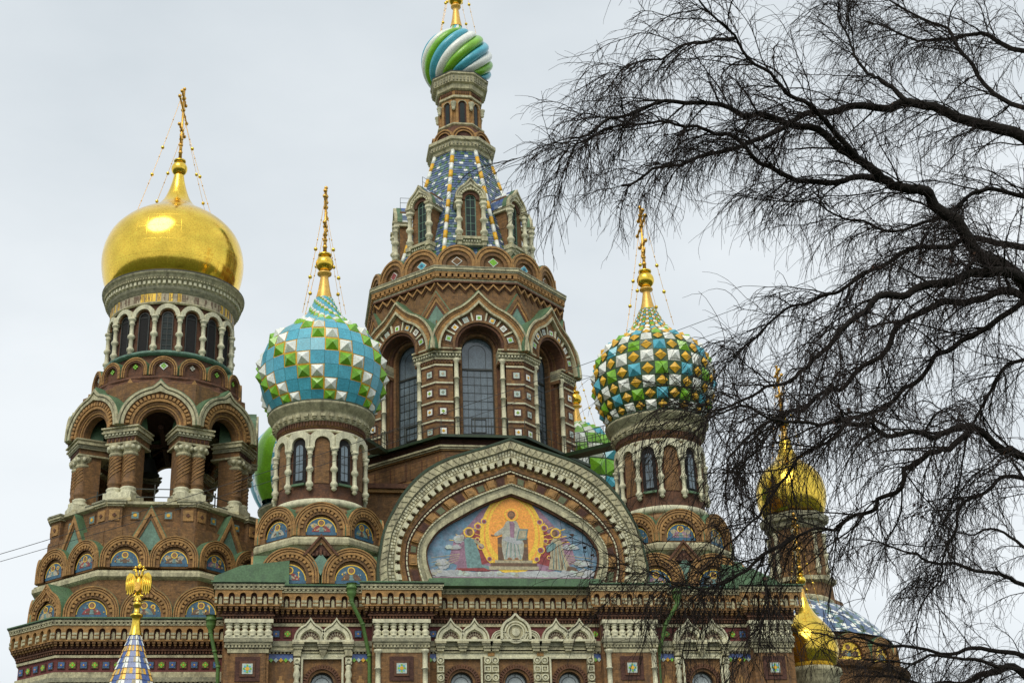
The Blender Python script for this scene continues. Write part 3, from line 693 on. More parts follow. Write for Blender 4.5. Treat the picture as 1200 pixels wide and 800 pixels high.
mb.lathe((BX, BY, 0), [(4.0, 43.24), (4.0, 43.86)], 64, 'mosaic_beige')
mb.lathe((BX, BY, 0), [(4.0, 43.84), (4.08, 43.9), (4.12, 44.05), (4.2, 44.1), (4.2, 44.3)], 64, 'grey_stone')
mb.lathe((BX, BY, 0), [(4.2, 44.3), (4.25, 44.36), (4.25, 44.62), (4.42, 44.64), (4.42, 44.8), (4.5, 44.84), (4.5, 45.02), (4.62, 45.06), (4.62, 45.2)], 64, 'stone')
mb.lathe((BX, BY, 0), [(4.64, 45.18), (4.64, 45.25), (4.0, 45.32)], 64, 'frame_dark')
for k in range(84):
    a = 2 * PI * k / 84; T = TF(BX + 4.25 * math.sin(a), BY - 4.25 * math.cos(a), 0, a); mb.box(T, -.09, .09, 44.38, 44.6, 0, .13, 'white_stone')
for k in range(150):
    a = 2 * PI * k / 150; T = TF(BX + 4.42 * math.sin(a), BY - 4.42 * math.cos(a), 0, a); mb.box(T, -.04, .04, 44.68, 44.78, 0, .06, 'stone')
rr = random.Random(3)
u = 0.0
while u < 2 * PI:      # worn lettering of the mosaic band, only strokes are left to see
    for j in range(rr.choice((1, 2, 2, 3))):
        a = u + j * .022; T = TF(BX + 4.0 * math.sin(a), BY - 4.0 * math.cos(a), 0, a)
        h0 = 43.32 if rr.random() < .8 else 43.5
        mb.box(T, -.022, .022, h0, 43.78, 0, .015, 'mosaic_brown')
    if rr.random() < .6: mb.box(T, -.1, .02, 43.5, 43.55, 0, .014, 'mosaic_brown')
    if rr.random() < .5:
        a = u + .03; mb.box(TF(BX + 4.0 * math.sin(a), BY - 4.0 * math.cos(a), 0, a), -.12, .12, 43.28, 43.84, -.05, .008, 'gold_mosaic')
    u += rr.choice((.06, .075, .085, .12))
obj('cornice', mb, bell)
mb = MB()
gp = profile_at([(3.95, 45.25), (4.25, 45.75), (4.5, 46.5), (4.66, 47.5), (4.64, 48.3), (4.46, 49.1), (4.1, 49.85), (3.5, 50.55), (2.75, 51.15), (1.98, 51.65), (1.36, 52.15), (.92, 52.75), (.64, 53.45), (.44, 54.2), (.34, 54.75)], None)
mb.lathe((BX - .2, BY, 0), gp, 72, 'gold_sheet_big')
o = obj('dome', mb, bell, 'smooth gilded onion dome of the bell tower')
cross_and_ball(bell, BX - .2, BY, 54.5, 55.3, .55, 61.9, 50.9, 3.1, tube_r=.36)
# ------------------------------------------------------------------ front domes with studded cladding
def st1(i, j, n):
    k = (j + i) % 4
    return ('pyr', 'tile_green') if k == 0 else ('pyr', 'tile_white') if k == 1 else ('flat', 'tile_turquoise')
def st2(i, j, n):
    if (i + j) % 2 == 1: return ('oct', 'tile_yellow')
    if i % 2 == 0: return ('pyr', 'tile_white')
    return ('pyr', 'tile_green' if ((j - 1) // 2 + (i - 1) // 2) % 2 == 0 else 'tile_turquoise')
PROF = [(2.9, 34.0), (3.28, 34.7), (3.58, 35.5), (3.75, 36.4), (3.75, 37.2), (3.57, 38.0), (3.2, 38.75), (2.6, 39.3), (1.95, 39.75), (1.45, 40.2), (1.08, 40.7), (.80, 41.25), (.54, 41.85)]
PROFB = [(2.9, 34.0), (3.3, 34.8), (3.6, 35.7), (3.75, 36.7), (3.72, 37.7), (3.45, 38.6), (2.95, 39.4), (2.3, 40.05), (1.6, 40.6), (1.05, 41.0), (.5, 41.3)]
colw = column_mesh(2.6, .15, 'white_stone', 0)
wa = MB(); wa.band(T0, [(-.70, -.25)] + [(max(-.70, min(.70, x)), y) for x, y in arc(0, 0, .84, 16)] + [(.70, -.25)], [(-.44, -.25)] + arc(0, 0, .44, 16) + [(.44, -.25)], -.3, .10, 'white_stone'); wa = wa.mesh('arch')
wd = MB(); wd.prism(T0, [(-.41, -2.3)] + arc(0, 0, .41, 12) + [(.41, -2.3)], -.06, -.02, 'void'); wd.prism(T0, [(-.22, -2.1)] + arc(0, -.15, .22, 10) + [(.22, -2.1)], -.04, 0.01, 'glass'); wd.box(T0, -.015, .015, -2.1, .05, 0, .03, 'frame_dark')  # black panel round the panes paints the jamb shadow into the opening
for j_ in range(4): wd.box(T0, -.22, .22, -2.1 + .5 * j_, -2.07 + .5 * j_, 0, .03, 'frame_dark')
wd.box(T0, -.4, .4, -2.42, -2.3, 0, .16, 'green_roof'); wd = wd.mesh('window')

bn = MB(); bn.prism(T0, [(-.42, -2.3)] + arc(0, 0, .42, 12) + [(.42, -2.3)], -.05, .0, 'brick'); bn = bn.mesh('niche')
kA = kok_mesh('kokoshnik', 1.56, .86, 1.4, leg=.38); kB = kok_mesh('kokoshnik', 1.6, .90, 1.2, leg=.38)
lg = MB()
for A, B, m_, w_ in ((1.0, .85, 'brick_red', .1), (.85, .62, 'brick', .0)):
    lg.band(T0, [(-A, 0), (0, A * 1.25), (A, 0)], [(-B, 0), (0, B * 1.25), (B, 0)], -.5, w_, m_)
lg.prism(T0, [(-.62, 0), (.62, 0), (0, .78)], -.3, -.1, 'brick_dark')
for i in range(5): lg.box(T0, -.42 + .2 * i - .05, -.42 + .2 * i + .07, .02, .12 + .16 * (2 - abs(i - 2)), -.1, .05, 'brick_red')
lg.prism(T0, [(-.42, -.35), (0, -1.1), (.42, -.35), (0, .15)], -.2, .04, 'patina'); lg = lg.mesh('gable')

def side_tower(x, y, dz, label, domefn, icons, full=True):
    mb = MB()
    mb.lathe((x, y, dz), [(2.5, 27.6), (2.5, 33.2)], 48, 'brick_red')
    mb.lathe((x, y, dz), [(2.62, 27.2), (2.62, 27.8)], 48, 'brick')
    mb.octa(x, y, [(3.35, 22.0 + dz), (3.35, 24.95 + dz)], 'brick'); mb.octa(x, y, [(3.35, 24.95 + dz), (3.55, 25.12 + dz), (3.66, 25.17 + dz), (3.7, 25.27 + dz), (3.7, 25.48 + dz), (3.6, 25.62 + dz), (3.3, 25.68 + dz)], 'stone')
    mb.octa(x, y, [(3.2, 25.4 + dz), (3.2, 27.2 + dz), (2.6, 27.6 + dz)], 'brick')
    mb.box(T0, x - 3.3, x + 3.3, 20, 22.9 + dz, -y - 3.3, -y + 3.3, 'brick')
    t = part('dome_tower', mb, label)
    if full:
        for k in (-2, -1, 0, 1, 2):
            az_ = k * PI / 4
            inst('kokoshnik', kA, t, x, y, 3.5, 26.08 + dz, az_)
            inst('mosaic_icon', icon(.85, 'mosaic_blue', ROBES[(k + icons) % 6], [1, 4, 0][k % 3]), t, x, y, 3.38, 25.95 + dz, az_)
        for az_ in (0, -PI / 2, PI / 2):
            T = TF(x + 3.6 * math.sin(az_), y - 3.6 * math.cos(az_), 0, az_)
            for s in (-1.68, 1.68):
                put('kokoshnik', kB, t, T, s, 23.36 + dz, .05, az_)
                put('mosaic_icon', icon(.90, 'mosaic_blue', ROBES[(icons + (s > 0) * 2) % 6], 3 if s < 0 else 0), t, T, s, 23.16 + dz, -.07, az_)
            put('gable', lg, t, T, 0, 24.5 + dz, .12, az_)
    mb = MB()
    q = MB(); q.lathe((x, y, dz), [(2.62, 27.75), (2.72, 27.8), (2.78, 27.9), (2.76, 28.05), (2.66, 28.16), (2.5, 28.2)], 48, 'white_stone'); obj('moulding', q, t)
    mb.lathe((x, y, dz), [(2.5, 32.2), (2.6, 32.24), (2.6, 32.34), (2.52, 32.36)], 48, 'white_stone')
    mb.lathe((x, y, dz), [(2.5, 32.48), (2.56, 32.5), (2.56, 32.9)], 48, 'brick')
    for k in range(90):
        a = 2 * PI * k / 90; mb.box(TF(x + 2.56 * math.sin(a), y - 2.56 * math.cos(a), dz, a), -.045, .045, 32.58, 32.86, 0, .07, 'brick_red')
    mb.lathe((x, y, dz), [(2.6, 32.86), (2.7, 32.92), (2.7, 32.94), (2.85, 33.24), (2.85, 33.44), (3.0, 33.5), (3.1, 33.75), (3.18, 33.8), (3.18, 33.95), (3.0, 34.0)], 48, 'stone')
    mb.lathe((x, y, dz), [(3.2, 33.93), (3.2, 34.0), (2.6, 34.06)], 48, 'dark_green')
    for k in range(36):
        a = 2 * PI * k / 36; T = TF(x + 2.7 * math.sin(a), y - 2.7 * math.cos(a), dz, a); mb.box(T, -.13, .13, 33.06, 33.24, 0, .2, 'stone'); mb.box(T, -.08, .08, 32.96, 33.06, 0, .12, 'stone')
    obj('cornice', mb, t)
    for k in range(12):
        a = k * PI / 6
        inst('arch', wa, t, x, y, 2.6, 31.45 + dz, a); inst('column', colw, t, x, y, 2.68, 28.6 + dz, a + PI / 12)
        if k % 2: inst('window', wd, t, x, y, 2.56, 31.4 + dz, a)
        else: inst('niche', bn, t, x, y, 2.53, 31.4 + dz, a)
    domefn(t)
    return t
style_edge[:] = [True, .35]
def d1(t):
    studded_dome(t, 2.3, 84.0, PROF, 28, st1, 'turquoise onion dome with stepping bands of green and white pyramids')
    cross_and_ball(t, 2.3, 84.0, 41.8, 44.3, .56, 49.8, 40.4, 1.7, tube_r=.52)
side_tower(2.3, 84.0, 0, 'round arcaded tower under a turquoise dome with green and white studs', d1, 0)
P2 = [(r * .99, z) for r, z in PROF]
def d2(t):
    style_edge[:] = [False, .31]
    studded_dome(t, 22.85, 84.0, P2, 28, st2, 'onion dome chequered with white, green and blue pyramids between yellow studs')
    cross_and_ball(t, 22.85, 84.0, 41.8, 44.0, .56, 49.4, 40.4, 1.7, tube_r=.50, az=.05)
side_tower(22.85, 84.0, -.1, 'round arcaded tower under a dome of white, green, blue and yellow studs', d2, 3)
# rear domes
def gore_dome(t, x, y, dz):
    """broad swelling green and blue gores parted by rows of studs"""
    fine = profile_at([(r, z + dz) for r, z in PROFB], None); L = 14; mb = MB(); N = 16 * L
    for j in range(N):
        for i in range(len(fine) - 1):
            vs = []
            for (jj, (r, z)) in ((j, fine[i]), (j + 1, fine[i]), (j + 1, fine[i + 1]), (j, fine[i + 1])):
                f = (jj % 32) / 32; bul = (.10 * abs(math.sin(PI * min(f / .62, 1)))) * r
                a = 2 * PI * jj / N + .05 * (z - 34) - .50
                rr_ = r + bul
                vs.append((x + rr_ * math.sin(a), y - rr_ * math.cos(a), z))
            g_ = (j // 32) % 2; ff = (j % 32) / 32
            mb.add(vs, [(0, 1, 2, 3)], 'tile_turquoise' if g_ and ff < .62 else 'tile_green' if ff < .62 else ('tile_white' if (i // 5 + j // 6) % 2 else 'tile_turquoise_dark'), True)
    return obj('dome', mb, t, 'swelling green and blue ribs of the dome behind')
def d3(t):
    gore_dome(t, 1.6, 104.5, 1.0); cross_and_ball(t, 1.6, 104.5, 42.2, 44.9, .56, 50.4, 41.0, 1.7, tube_r=.52)
side_tower(1.6, 104.5, .6, 'rear tower under a green and blue ribbed dome', d3, 1, False)
def st4(i, j, n): return ('pyr', ('tile_green', 'tile_white', 'tile_green', 'tile_white', 'tile_green', 'tile_turquoise')[(j * 2 + i * 3 + (j // 3)) % 6])
def d4(t):
    style_edge[:] = [False, .34]
    studded_dome(t, 22.15, 104.5, [(r, z + .6) for r, z in PROFB], 18, st4, 'green, white and blue studded dome seen behind')
    cross_and_ball(t, 22.15, 104.5, 41.8, 43.9, .5, 48.2, 41.0, 1.7, tube_r=.50)
side_tower(22.15, 104.5, .6, 'rear tower under a dome of broad green, white and blue studs', d4, 2, False)

# ------------------------------------------------------------------ main tent tower
mb = MB()
mb.box(T0, CX - 8.8, CX + 8.8, 20, 30.4, -CY - 8.8, -CY + 8.8, 'brick')
mb.box(T0, CX - 9.1, CX + 9.1, 30.4, 30.6, -CY - 9.1, -CY + 9.1, 'ochre'); mb.box(T0, CX - 9.3, CX + 9.3, 30.6, 30.9, -CY - 9.3, -CY + 9.3, 'brick_red'); 
for hf_, ht_, z0_, z1_, m_ in ((4.6, 9.0, 30.9, 31.2, 'ochre'), (4.0, 8.5, 31.2, 31.45, 'brick_red'), (3.6, 8.2, 31.45, 31.6, 'ochre'), (3.2, 7.8, 31.6, 31.95, 'brick'), (2.9, 7.6, 31.95, 32.05, 'ochre'), (2.6, 7.4, 32.05, 33.75, 'brick'), (2.65, 7.5, 33.75, 33.84, 'ochre'), (2.7, 7.58, 33.84, 33.96, 'stone'), (2.75, 7.68, 33.96, 34.08, 'stone'), (2.6, 7.3, 34.08, 34.6, 'brick_dark')): cutprism(mb, CX, CY, hf_, ht_, z0_, z1_, m_)
for (T_, h_) in plan_faces(CX, CY, 2.6, 7.4):
    for c_ in cells(-h_ + .1, h_ - .1, 1.25): mb.box(T_, c_ - .48, c_ + .48, 32.35, 33.5, 0, .03, 'brick_red'); mb.box(T_, c_ - .42, c_ + .42, 32.41, 33.44, 0, .06, 'brick')
mb.octa(CX, CY, [(5.2, 34.6), (5.2, 41.0)], 'brick_dark'); 
main = part('tent_tower', mb, 'tall octagonal brick tower with arched windows under a tiled tent roof')
AP = 6.6
mb = MB()
for k in range(8):
    az_ = k * PI / 4; T = TF(CX + AP * math.sin(az_), CY - AP * math.cos(az_), 0, az_); h = AP * K8
    mb.archwall(T, -h, h, 34.6, 43.2, 0, 41.15, 1.5, -.6, 0, 'brick', n=16)
    mb.box(TF(CX + 6.45 * math.sin(az_), CY - 6.45 * math.cos(az_), 0, az_), -2.67, 2.67, 43.2, 46.3, -.5, .02, 'brick')
obj('wall', mb, main)
# window reveals and glass
rv = MB(); J = lambda q: [(-q, -6.1)] + arc(0, 0, q, 18) + [(q, -6.1)]
rv.band(T0, J(1.56), J(1.40), -.7, .05, 'brick'); rv.band(T0, J(1.40), J(1.24), -.7, -.12, 'brick_red'); rv.band(T0, J(1.24), J(1.06), -.8, -.3, 'brick'); rv = rv.mesh('reveal')
mw_ = window_mesh(1.0, -6.1, 0, 'glass', .07, (4, 7)); 
q = MB()
q.prism(T0, [(-1.0, -6.1)] + arc(0, 0, 1.0, 16) + [(1.0, -6.1)], -.04, 0, 'glass')
Jw = lambda q_: [(-q_, -6.1)] + arc(0, 0, q_, 16) + [(q_, -6.1)]
q.band(T0, Jw(1.0), Jw(.93), -.02, .07, 'frame_dark'); q.band(T0, [(-.55, -1.2)] + arc(0, 0, .55, 12) + [(.55, -1.2)], [(-.52, -1.2)] + arc(0, 0, .52, 12) + [(.52, -1.2)], 0, .02, 'frame_dark')
q.box(T0, -1, 1, -1.25, -1.13, 0, .08, 'frame_dark')
for u_ in (-.6, -.2, .2, .6): q.box(T0, u_ - .012, u_ + .012, -6.1, -1.2, 0, .03, 'frame_dark')
for j in range(9): q.box(T0, -1, 1, -6.1 + .55 * j - .012, -6.1 + .55 * j + .012, 0, .03, 'frame_dark')
q.box(T0, -.45, .45, -5.5, -5.44, 0, .06, 'frame_dark'); q.box(T0, -.45, .45, -4.6, -4.54, 0, .06, 'frame_dark')
for u_ in (-.45, .42): q.box(T0, u_, u_ + .05, -6.1, -4.54, 0, .06, 'frame_dark')
mw_ = q.mesh('window')
# big keel arches
ka = MB()
KK = lambda q_, tip: [(-q_, -.02)] + keel(0, 0, q_, tip, 36, .42) + [(q_, -.02)]
JJ = lambda q_: [(-q_, -.02)] + arc(0, .35, q_, 36) + [(q_, -.02)]
ka.band(T0, KK(3.28, .95), KK(3.16, .92), -2.2, .34, 'stone'); ka.band(T0, KK(3.16, .92), KK(2.74, .80), -2.0, .22, 'ochre')
ka.band(T0, KK(3.05, .9), KK(3.0, .88), 0, .26, 'brick')
ka.band(T0, KK(2.74, .80), KK(2.60, .74), -1, .34, 'stone')
ka.band(T0, KK(2.60, .74), JJ(1.72), -1, .06, 'brick'); ka.band(T0, JJ(1.78), JJ(1.62), 0, .2, 'brick'); ka.band(T0, JJ(1.62), JJ(1.45), -1.0, .08, 'brick_red')
def rad(mb, a, c0, h, hr, w_, m_, cv0=.2):
    cu, cv = -math.cos(a), math.sin(a); tu, tv = -cv, cu
    P_ = [(c0 + hr, h), (c0 + hr, -h), (c0 - hr, -h), (c0 - hr, h)]
    mb.prism(T0, [(cu * q_ + tu * g_, cv * q_ + tv * g_ + cv0) for q_, g_ in P_], 0, w_, m_)
for i in range(1, 7): rad(ka, PI * i / 7 * .96 + PI * .02, 2.16, .055, .36, .18, 'white_stone')
for i in range(7):
    a = PI * (i + .5) / 7 * .96 + PI * .02
    for h, w_, m_ in ((.32, .10, 'brick'), (.24, .12, 'brick_dark'), (.185, .15, 'tile_white' if i % 2 else 'tile_pale'), (.10, .165, ('tile_green', 'tile_yellow', 'mosaic_robe')[i % 3])): rad(ka, a, 2.12, h, h, w_, m_)
ka.band(T0, KK(3.36, 1.0), KK(3.28, .95), -2.6, .2, 'green_roof')
ka = ka.mesh('arch')
for k in range(8):
    a = k * PI / 4
    inst('arch', ka, main, CX, CY, 7.25, 40.78, a); inst('reveal', rv, main, CX, CY, 6.62, 41.2, a); inst('window', mw_, main, CX, CY, 5.9, 41.22, a).scale = (1.07, 1, 1.03)
# corner piers with tiles, capitals and side colonnettes
tiles = {}
for i, (m1, m2) in enumerate((('tile_white', 'tile_yellow'), ('tile_white', 'tile_green'), ('tile_pale', 'mosaic_teal'), ('tile_pale', 'mosaic_robe'))):
    q = MB(); q.box(T0, -.31, .31, -.31, .31, -.02, .02, 'brick_red'); q.box(T0, -.25, .25, -.25, .25, -.02, .035, 'brick_dark')
    q.box(T0, -.2, .2, -.2, .2, 0, .06, m1)
    for s in range(4): q.prism(T0, disc(.06 * math.cos(s * PI / 2), .06 * math.sin(s * PI / 2), .05, 8), 0, .075, m2)
    q.prism(T0, disc(0, 0, .03, 8), 0, .085, 'tile_yellow'); tiles[i] = q.mesh('wall_tile')
K2 = 1 / math.cos(PI / 8)
Rc = AP * K2
PW = .80
for k in range(8):
    mb = MB(); cap = MB()
    a0 = (k + .5) * PI / 4
    # pier is a piece of the octagon corner standing proud: two faces
    for s in (-1, 1):
        az_ = a0 + s * PI / 8; ap = AP + .38; h = ap * K8
        T = TF(CX + ap * math.sin(az_), CY - ap * math.cos(az_), 0, az_)
        u0, u1 = (h - PW * 1.42, h) if s < 0 else (-h, -h + PW * 1.42)
        mb.box(T, u0, u1, 34.6, 40.0, -.8, 0, 'brick')
        uc = (u0 + u1) / 2
        for j, zz in enumerate((35.9, 37.2, 38.52, 39.76)):
            mb.box(T, u0 + (-.0 if s < 0 else -.05), u1 + (.05 if s < 0 else .0), zz, zz + .11, -.5, .07, 'white_stone')
            mb.box(T, u0, u1, zz - .09, zz, -.5, .03, 'brick_red')
        for j, zz in enumerate((35.25, 36.6, 37.9, 39.2)): put('wall_tile', tiles[(j + k + (s > 0)) % 4], main, T, uc + (.1 if s < 0 else -.1), zz, 0, az_)
        e0, e1 = (.12, .0) if s < 0 else (0, .12)
        x0, x1 = u0 - (.55 if s < 0 else 0), u1 + (.55 if s > 0 else 0)
        for z0, z1, w_, m_ in ((39.98, 40.2, .04, 'brick'), (40.2, 40.32, .12, 'stone'), (40.36, 40.6, .14, 'grey_stone'), (40.6, 40.7, .3, 'stone'), (40.7, 40.84, .24, 'stone'), (40.84, 40.94, .38, 'stone')):
            cap.box(T, x0 - (w_ * .4 if s > 0 else 0), x1 + (w_ * .4 if s < 0 else 0), z0, z1, -.9, w_, m_)
        for c in cells(x0, x1, .2): cap.box(T, c - .055, c + .055, 40.43, 40.57, 0, .24, 'white_stone')
        for c in cells(x0, x1, .22): cap.box(T, c - .05, c + .05, 40.02, 40.18, 0, .1, 'brick_red')
    obj('pier', mb, main); obj('capital', cap, main)
cm2 = column_mesh(5.45, .18, 'white_stone', 2)
for k in range(8):
    for s in (-1, 1):
        az_ = k * PI / 4; T = TF(CX + (AP + .25) * math.sin(az_), CY - (AP + .25) * math.cos(az_), 0, az_); put('column', cm2, main, T, s * 1.52, 34.85, .12, az_)
# corner gablets
cg = MB()
for A, B, m_, w_ in ((1.25, 1.05, 'brick', .12), (1.05, .88, 'ochre', .06), (.88, .74, 'brick_red', .02)):
    cg.band(T0, [(-A, 0), (0, A * 1.75), (A, 0)], [(-B, 0), (0, B * 1.75), (B, 0)], -1, w_, m_)
cg.prism(T0, [(-.74, 0), (0, 1.3), (.74, 0), (0, -2.3)], -.8, .0, 'patina'); cg.band(T0, [(-1.32, 0), (0, 2.3), (1.32, 0)], [(-1.24, 0), (0, 2.18), (1.24, 0)], -2, .06, 'green_roof'); cg = cg.mesh('gable')
for k in range(8): inst('gable', cg, main, CX, CY, 7.12, 42.95, (k + .5) * PI / 4).scale = (1.12, 1, 1.05)
# zigzag, cornice
mb = MB()
for k in range(8):
    az_ = k * PI / 4
    for ap, z0, z1, w_, m_ in ((6.45, 46.0, 46.12, .26, 'brick_red'), (6.45, 46.12, 46.3, .2, 'grey_stone'), (6.45, 46.3, 46.38, .26, 'ochre'), (6.45, 46.62, 46.76, .34, 'ochre'), (6.45, 46.76, 46.88, .38, 'grey_stone'), (6.45, 46.88, 47.06, .45, 'stone'), (6.45, 47.06, 47.14, .48, 'grey_stone')):
        T = TF(CX + ap * math.sin(az_), CY - ap * math.cos(az_), 0, az_); mbox(mb, T, -ap * K8, ap * K8, z0, z1, w_, m_, K8, -.6)
    T = TF(CX + 6.45 * math.sin(az_), CY - 6.45 * math.cos(az_), 0, az_)
    mbox(mb, T, -6.45 * K8, 6.45 * K8, 46.38, 46.62, .18, 'brick_dark', K8)
    for c in cells(-2.85, 2.85, .42): mb.box(T, c - .13, c + .13, 46.38, 46.62, .1, .33, 'ochre')
    zz_ = [(-2.67 + 5.34 * i / 14, 45.92 if i % 2 == 0 else 45.5) for i in range(15)]
    mb.band(T, [(u_, v_ + .07) for u_, v_ in zz_], [(u_, v_ - .07) for u_, v_ in zz_], 0, .22, 'ochre'); mb.band(T, [(u_, v_ - .07) for u_, v_ in zz_], [(u_, v_ - .2) for u_, v_ in zz_], 0, .1, 'brick_red')
obj('cornice', mb, main)
mb = MB(); mb.octa(CX, CY, [(6.9, 47.13), (6.4, 47.2), (5.6, 47.35), (5.3, 48.8)], 'patina', cap=False); obj('roof', mb, main)
km = {}
KR = 1.42
for j, mm in enumerate(('tile_green', 'tile_turquoise', 'brick', 'mosaic_red')):
    q = MB(); r = KR
    A = lambda q_: [(-q_, -.4)] + arc(0, 0, q_, 18) + [(q_, -.4)]
    q.band(T0, A(r), A(.75), -1.2, 0, 'brick'); q.band(T0, A(r * 1.03), A(r * .98), -1.3, .02, 'green_roof')
    q.band(T0, A(r), A(r * .9), -.05, .14, 'ochre'); q.band(T0, A(r * .9), A(r * .86), -.05, .06, 'brick_red'); q.band(T0, A(r * .86), A(r * .72), -.05, .09, 'ochre'); q.band(T0, A(r * .72), A(r * .58), -.4, -.05, 'brick_dark')
    q.prism(T0, A(.86), -.5, -.16, 'brick')
    if j != 2 or 1:
        q.prism(T0, [(-.37, .3), (0, -.04), (.37, .3), (0, .64)], -.3, -.12, 'tile_white')
        q.prism(T0, [(-.31, .3), (0, .02), (.31, .3), (0, .58)], -.12, -.10, mm)
        if j == 1: q.prism(T0, disc(0, .3, .11, 8), -.10, -.08, 'mosaic_blue')
    km[j] = q.mesh('kokoshnik')
for k in range(16): inst('kokoshnik', km[(0, 1, 2, 3, 1, 0, 3, 2, 0, 1, 2, 3, 0, 3, 1, 2)[k]], main, CX, CY, 6.5, 47.52, (k + .5) * PI / 8)
# tiled tent
mb = MB()
ZT0, ZT1, A0, A1 = 48.3, 59.2, 4.95, 2.0
def tent(mb, cx, cy, z0, z1, a0, a1, rows, cols, pick, n=8, lift=0.0):
    for k in range(n):
        az_ = k * 2 * PI / n; kk = math.tan(PI / n)
        for i in range(rows):
            t0, t1 = i / rows, (i + 1) / rows
            b0 = a0 + (a1 - a0) * t0; b1 = a0 + (a1 - a0) * t1; zz0 = z0 + (z1 - z0) * t0; zz1 = z0 + (z1 - z0) * t1
            nc = max(1, round(cols * (b0 / a0)))
            off = .5 * (i % 2)
            us = [-1.0] + [x for x in [(-1 + 2 * (j + off) / nc) for j in range(nc + 1)] if -1 < x < 1] + [1.0]
            Tb = TF(cx + b0 * math.sin(az_), cy - b0 * math.cos(az_), 0, az_); Tt = TF(cx + b1 * math.sin(az_), cy - b1 * math.cos(az_), 0, az_)
            for j in range(len(us) - 1):
                m = pick(i, j, k)
                mb.add([Tb(us[j] * b0 * kk, zz0, .035), Tb(us[j + 1] * b0 * kk, zz0, .035), Tt(us[j + 1] * b1 * kk, zz1, 0), Tt(us[j] * b1 * kk, zz1, 0), Tb(us[j] * b0 * kk, zz0, -.01), Tb(us[j + 1] * b0 * kk, zz0, -.01)], [(0, 1, 2, 3), (4, 5, 1, 0)], m)
rt = random.Random(5)
def pk(i, j, k):
    if i % 3 == 1 and (j + (i // 3) % 2 * 2) % 4 == 0: return 'tile_white'
    x = rt.random()
    if i % 3 == 2 and (j + i // 3) % 2 == 0: return 'tent_green'
    return 'tent_blue' if x < .66 else 'tent_grey' if x < .9 else 'mosaic_teal'
tent(mb, CX, CY, ZT0, ZT1, A0, A1, 46, 15, pk)
obj('tent_roof', mb, main, 'steep tent roof of blue, green and white scale tiles')
for k in range(8):
    mb = MB(); a = (k + .5) * PI / 4; n = 15; ring = K2
    for i in range(n):
        t0, t1 = i / n, (i + 1) / n
        p = [(CX + (A0 + (A1 - A0) * t) * ring * math.sin(a), CY - (A0 + (A1 - A0) * t) * ring * math.cos(a), ZT0 + (ZT1 - ZT0) * t) for t in (t0, t1)]
        mb.tube(p, .16, 'tile_yellow' if i % 2 else 'tile_white', 8)
    obj('ridge', mb, main)
# dormers
dm = MB()
A = lambda q_, t=0: [(-q_, -.05)] + (keel(0, 0, q_, t, 20, .5) if t else arc(0, 0, q_, 20)) + [(q_, -.05)]
dm.archwall(T0, -.85, .85, -3.6, .9, 0, 0, .38, -3.0, -.1, 'brick', n=10)
dm.band(T0, A(1.12, .5), A(1.0, .42), -.3, .32, 'stone'); dm.band(T0, A(1.0, .42), A(.86, .2), -.3, .22, 'white_stone'); dm.band(T0, A(.86, .2), A(.66), -.2, .12, 'stone')
for i in range(11):
    a = PI * (i + .5) / 11; cu, cv = -math.cos(a), math.sin(a); tu, tv = -cv, cu; h = .06
    dm.prism(T0, [(cu * .8 + tu * h, cv * .8 + tv * h), (cu * .8 - tu * h, cv * .8 - tv * h), (cu * .66 - tu * h, cv * .66 - tv * h), (cu * .66 + tu * h, cv * .66 + tv * h)], 0, .2, 'white_stone')
dm.band(T0, A(.66), A(.38), -.4, 0, 'brick_red')
dm.box(T0, -1.05, 1.05, -3.35, -3.15, -.4, .4, 'stone'); dm.box(T0, -.9, .9, -3.75, -3.35, -.4, .2, 'stone')
for c in cells(-.85, .85, .18): dm.box(T0, c - .05, c + .05, -3.55, -3.38, .1, .3, 'white_stone')
for s in (-1, 1):
    dm.box(T0, s * .87 - .24, s * .87 + .24, -.18, -.02, -2.4, .46, 'stone'); dm.box(T0, s * .87 - .19, s * .87 + .19, -.36, -.18, -2.4, .36, 'white_stone')
    dm.box(T0, s * .87 - .22, s * .87 + .22, -3.5, -3.2, -.3, .44, 'stone'); dm.box(T0, s * .87 - .15, s * .87 + .15, -3.8, -3.5, -.3, .34, 'stone'); dm.pyramid(lambda u, v, w: T0(u, w, v), s * .87 - .13, s * .87 + .13, 0, .3, -3.8, -4.1, 'stone')
dmm = dm.mesh('dormer')
dr = MB()   # roof of the dormer, same scale tiles
Pk = [(-1.16, -.1)] + keel(0, 0, 1.14, .52, 20, .5) + [(1.16, -.1)]
for i in range(len(Pk) - 1):
    for j in range(8):
        w0, w1 = .1 - .36 * j, .1 - .36 * (j + 1)
        m = 'green_roof' if j == 0 else rt.choice(('tent_blue', 'tile_blue', 'tent_blue', 'tent_grey', 'tile_white'))
        dr.add([T0(*Pk[i], w0), T0(*Pk[i], w1), T0(*Pk[i + 1], w1), T0(*Pk[i + 1], w0)], [(0, 1, 2, 3)], m)
drm = dr.mesh('roof')
dw = window_mesh(.38, -3.1, 0, 'glass_dark', .07, (1, 5), frame='patina'); dc = column_mesh(2.75, .19, 'white_stone', 0)
rl = MB()
for u_, w_ in ((0, -.2), (0, -1.6)): rl.tube([T0(u_, 1.5, w_), T0(u_, 2.5, w_)], .02, 'iron', 4)
for z_ in (2.5, 2.1): rl.tube([T0(0, z_, -.2), T0(0, z_, -1.6)], .018, 'iron', 4)
rl = rl.mesh('railing')
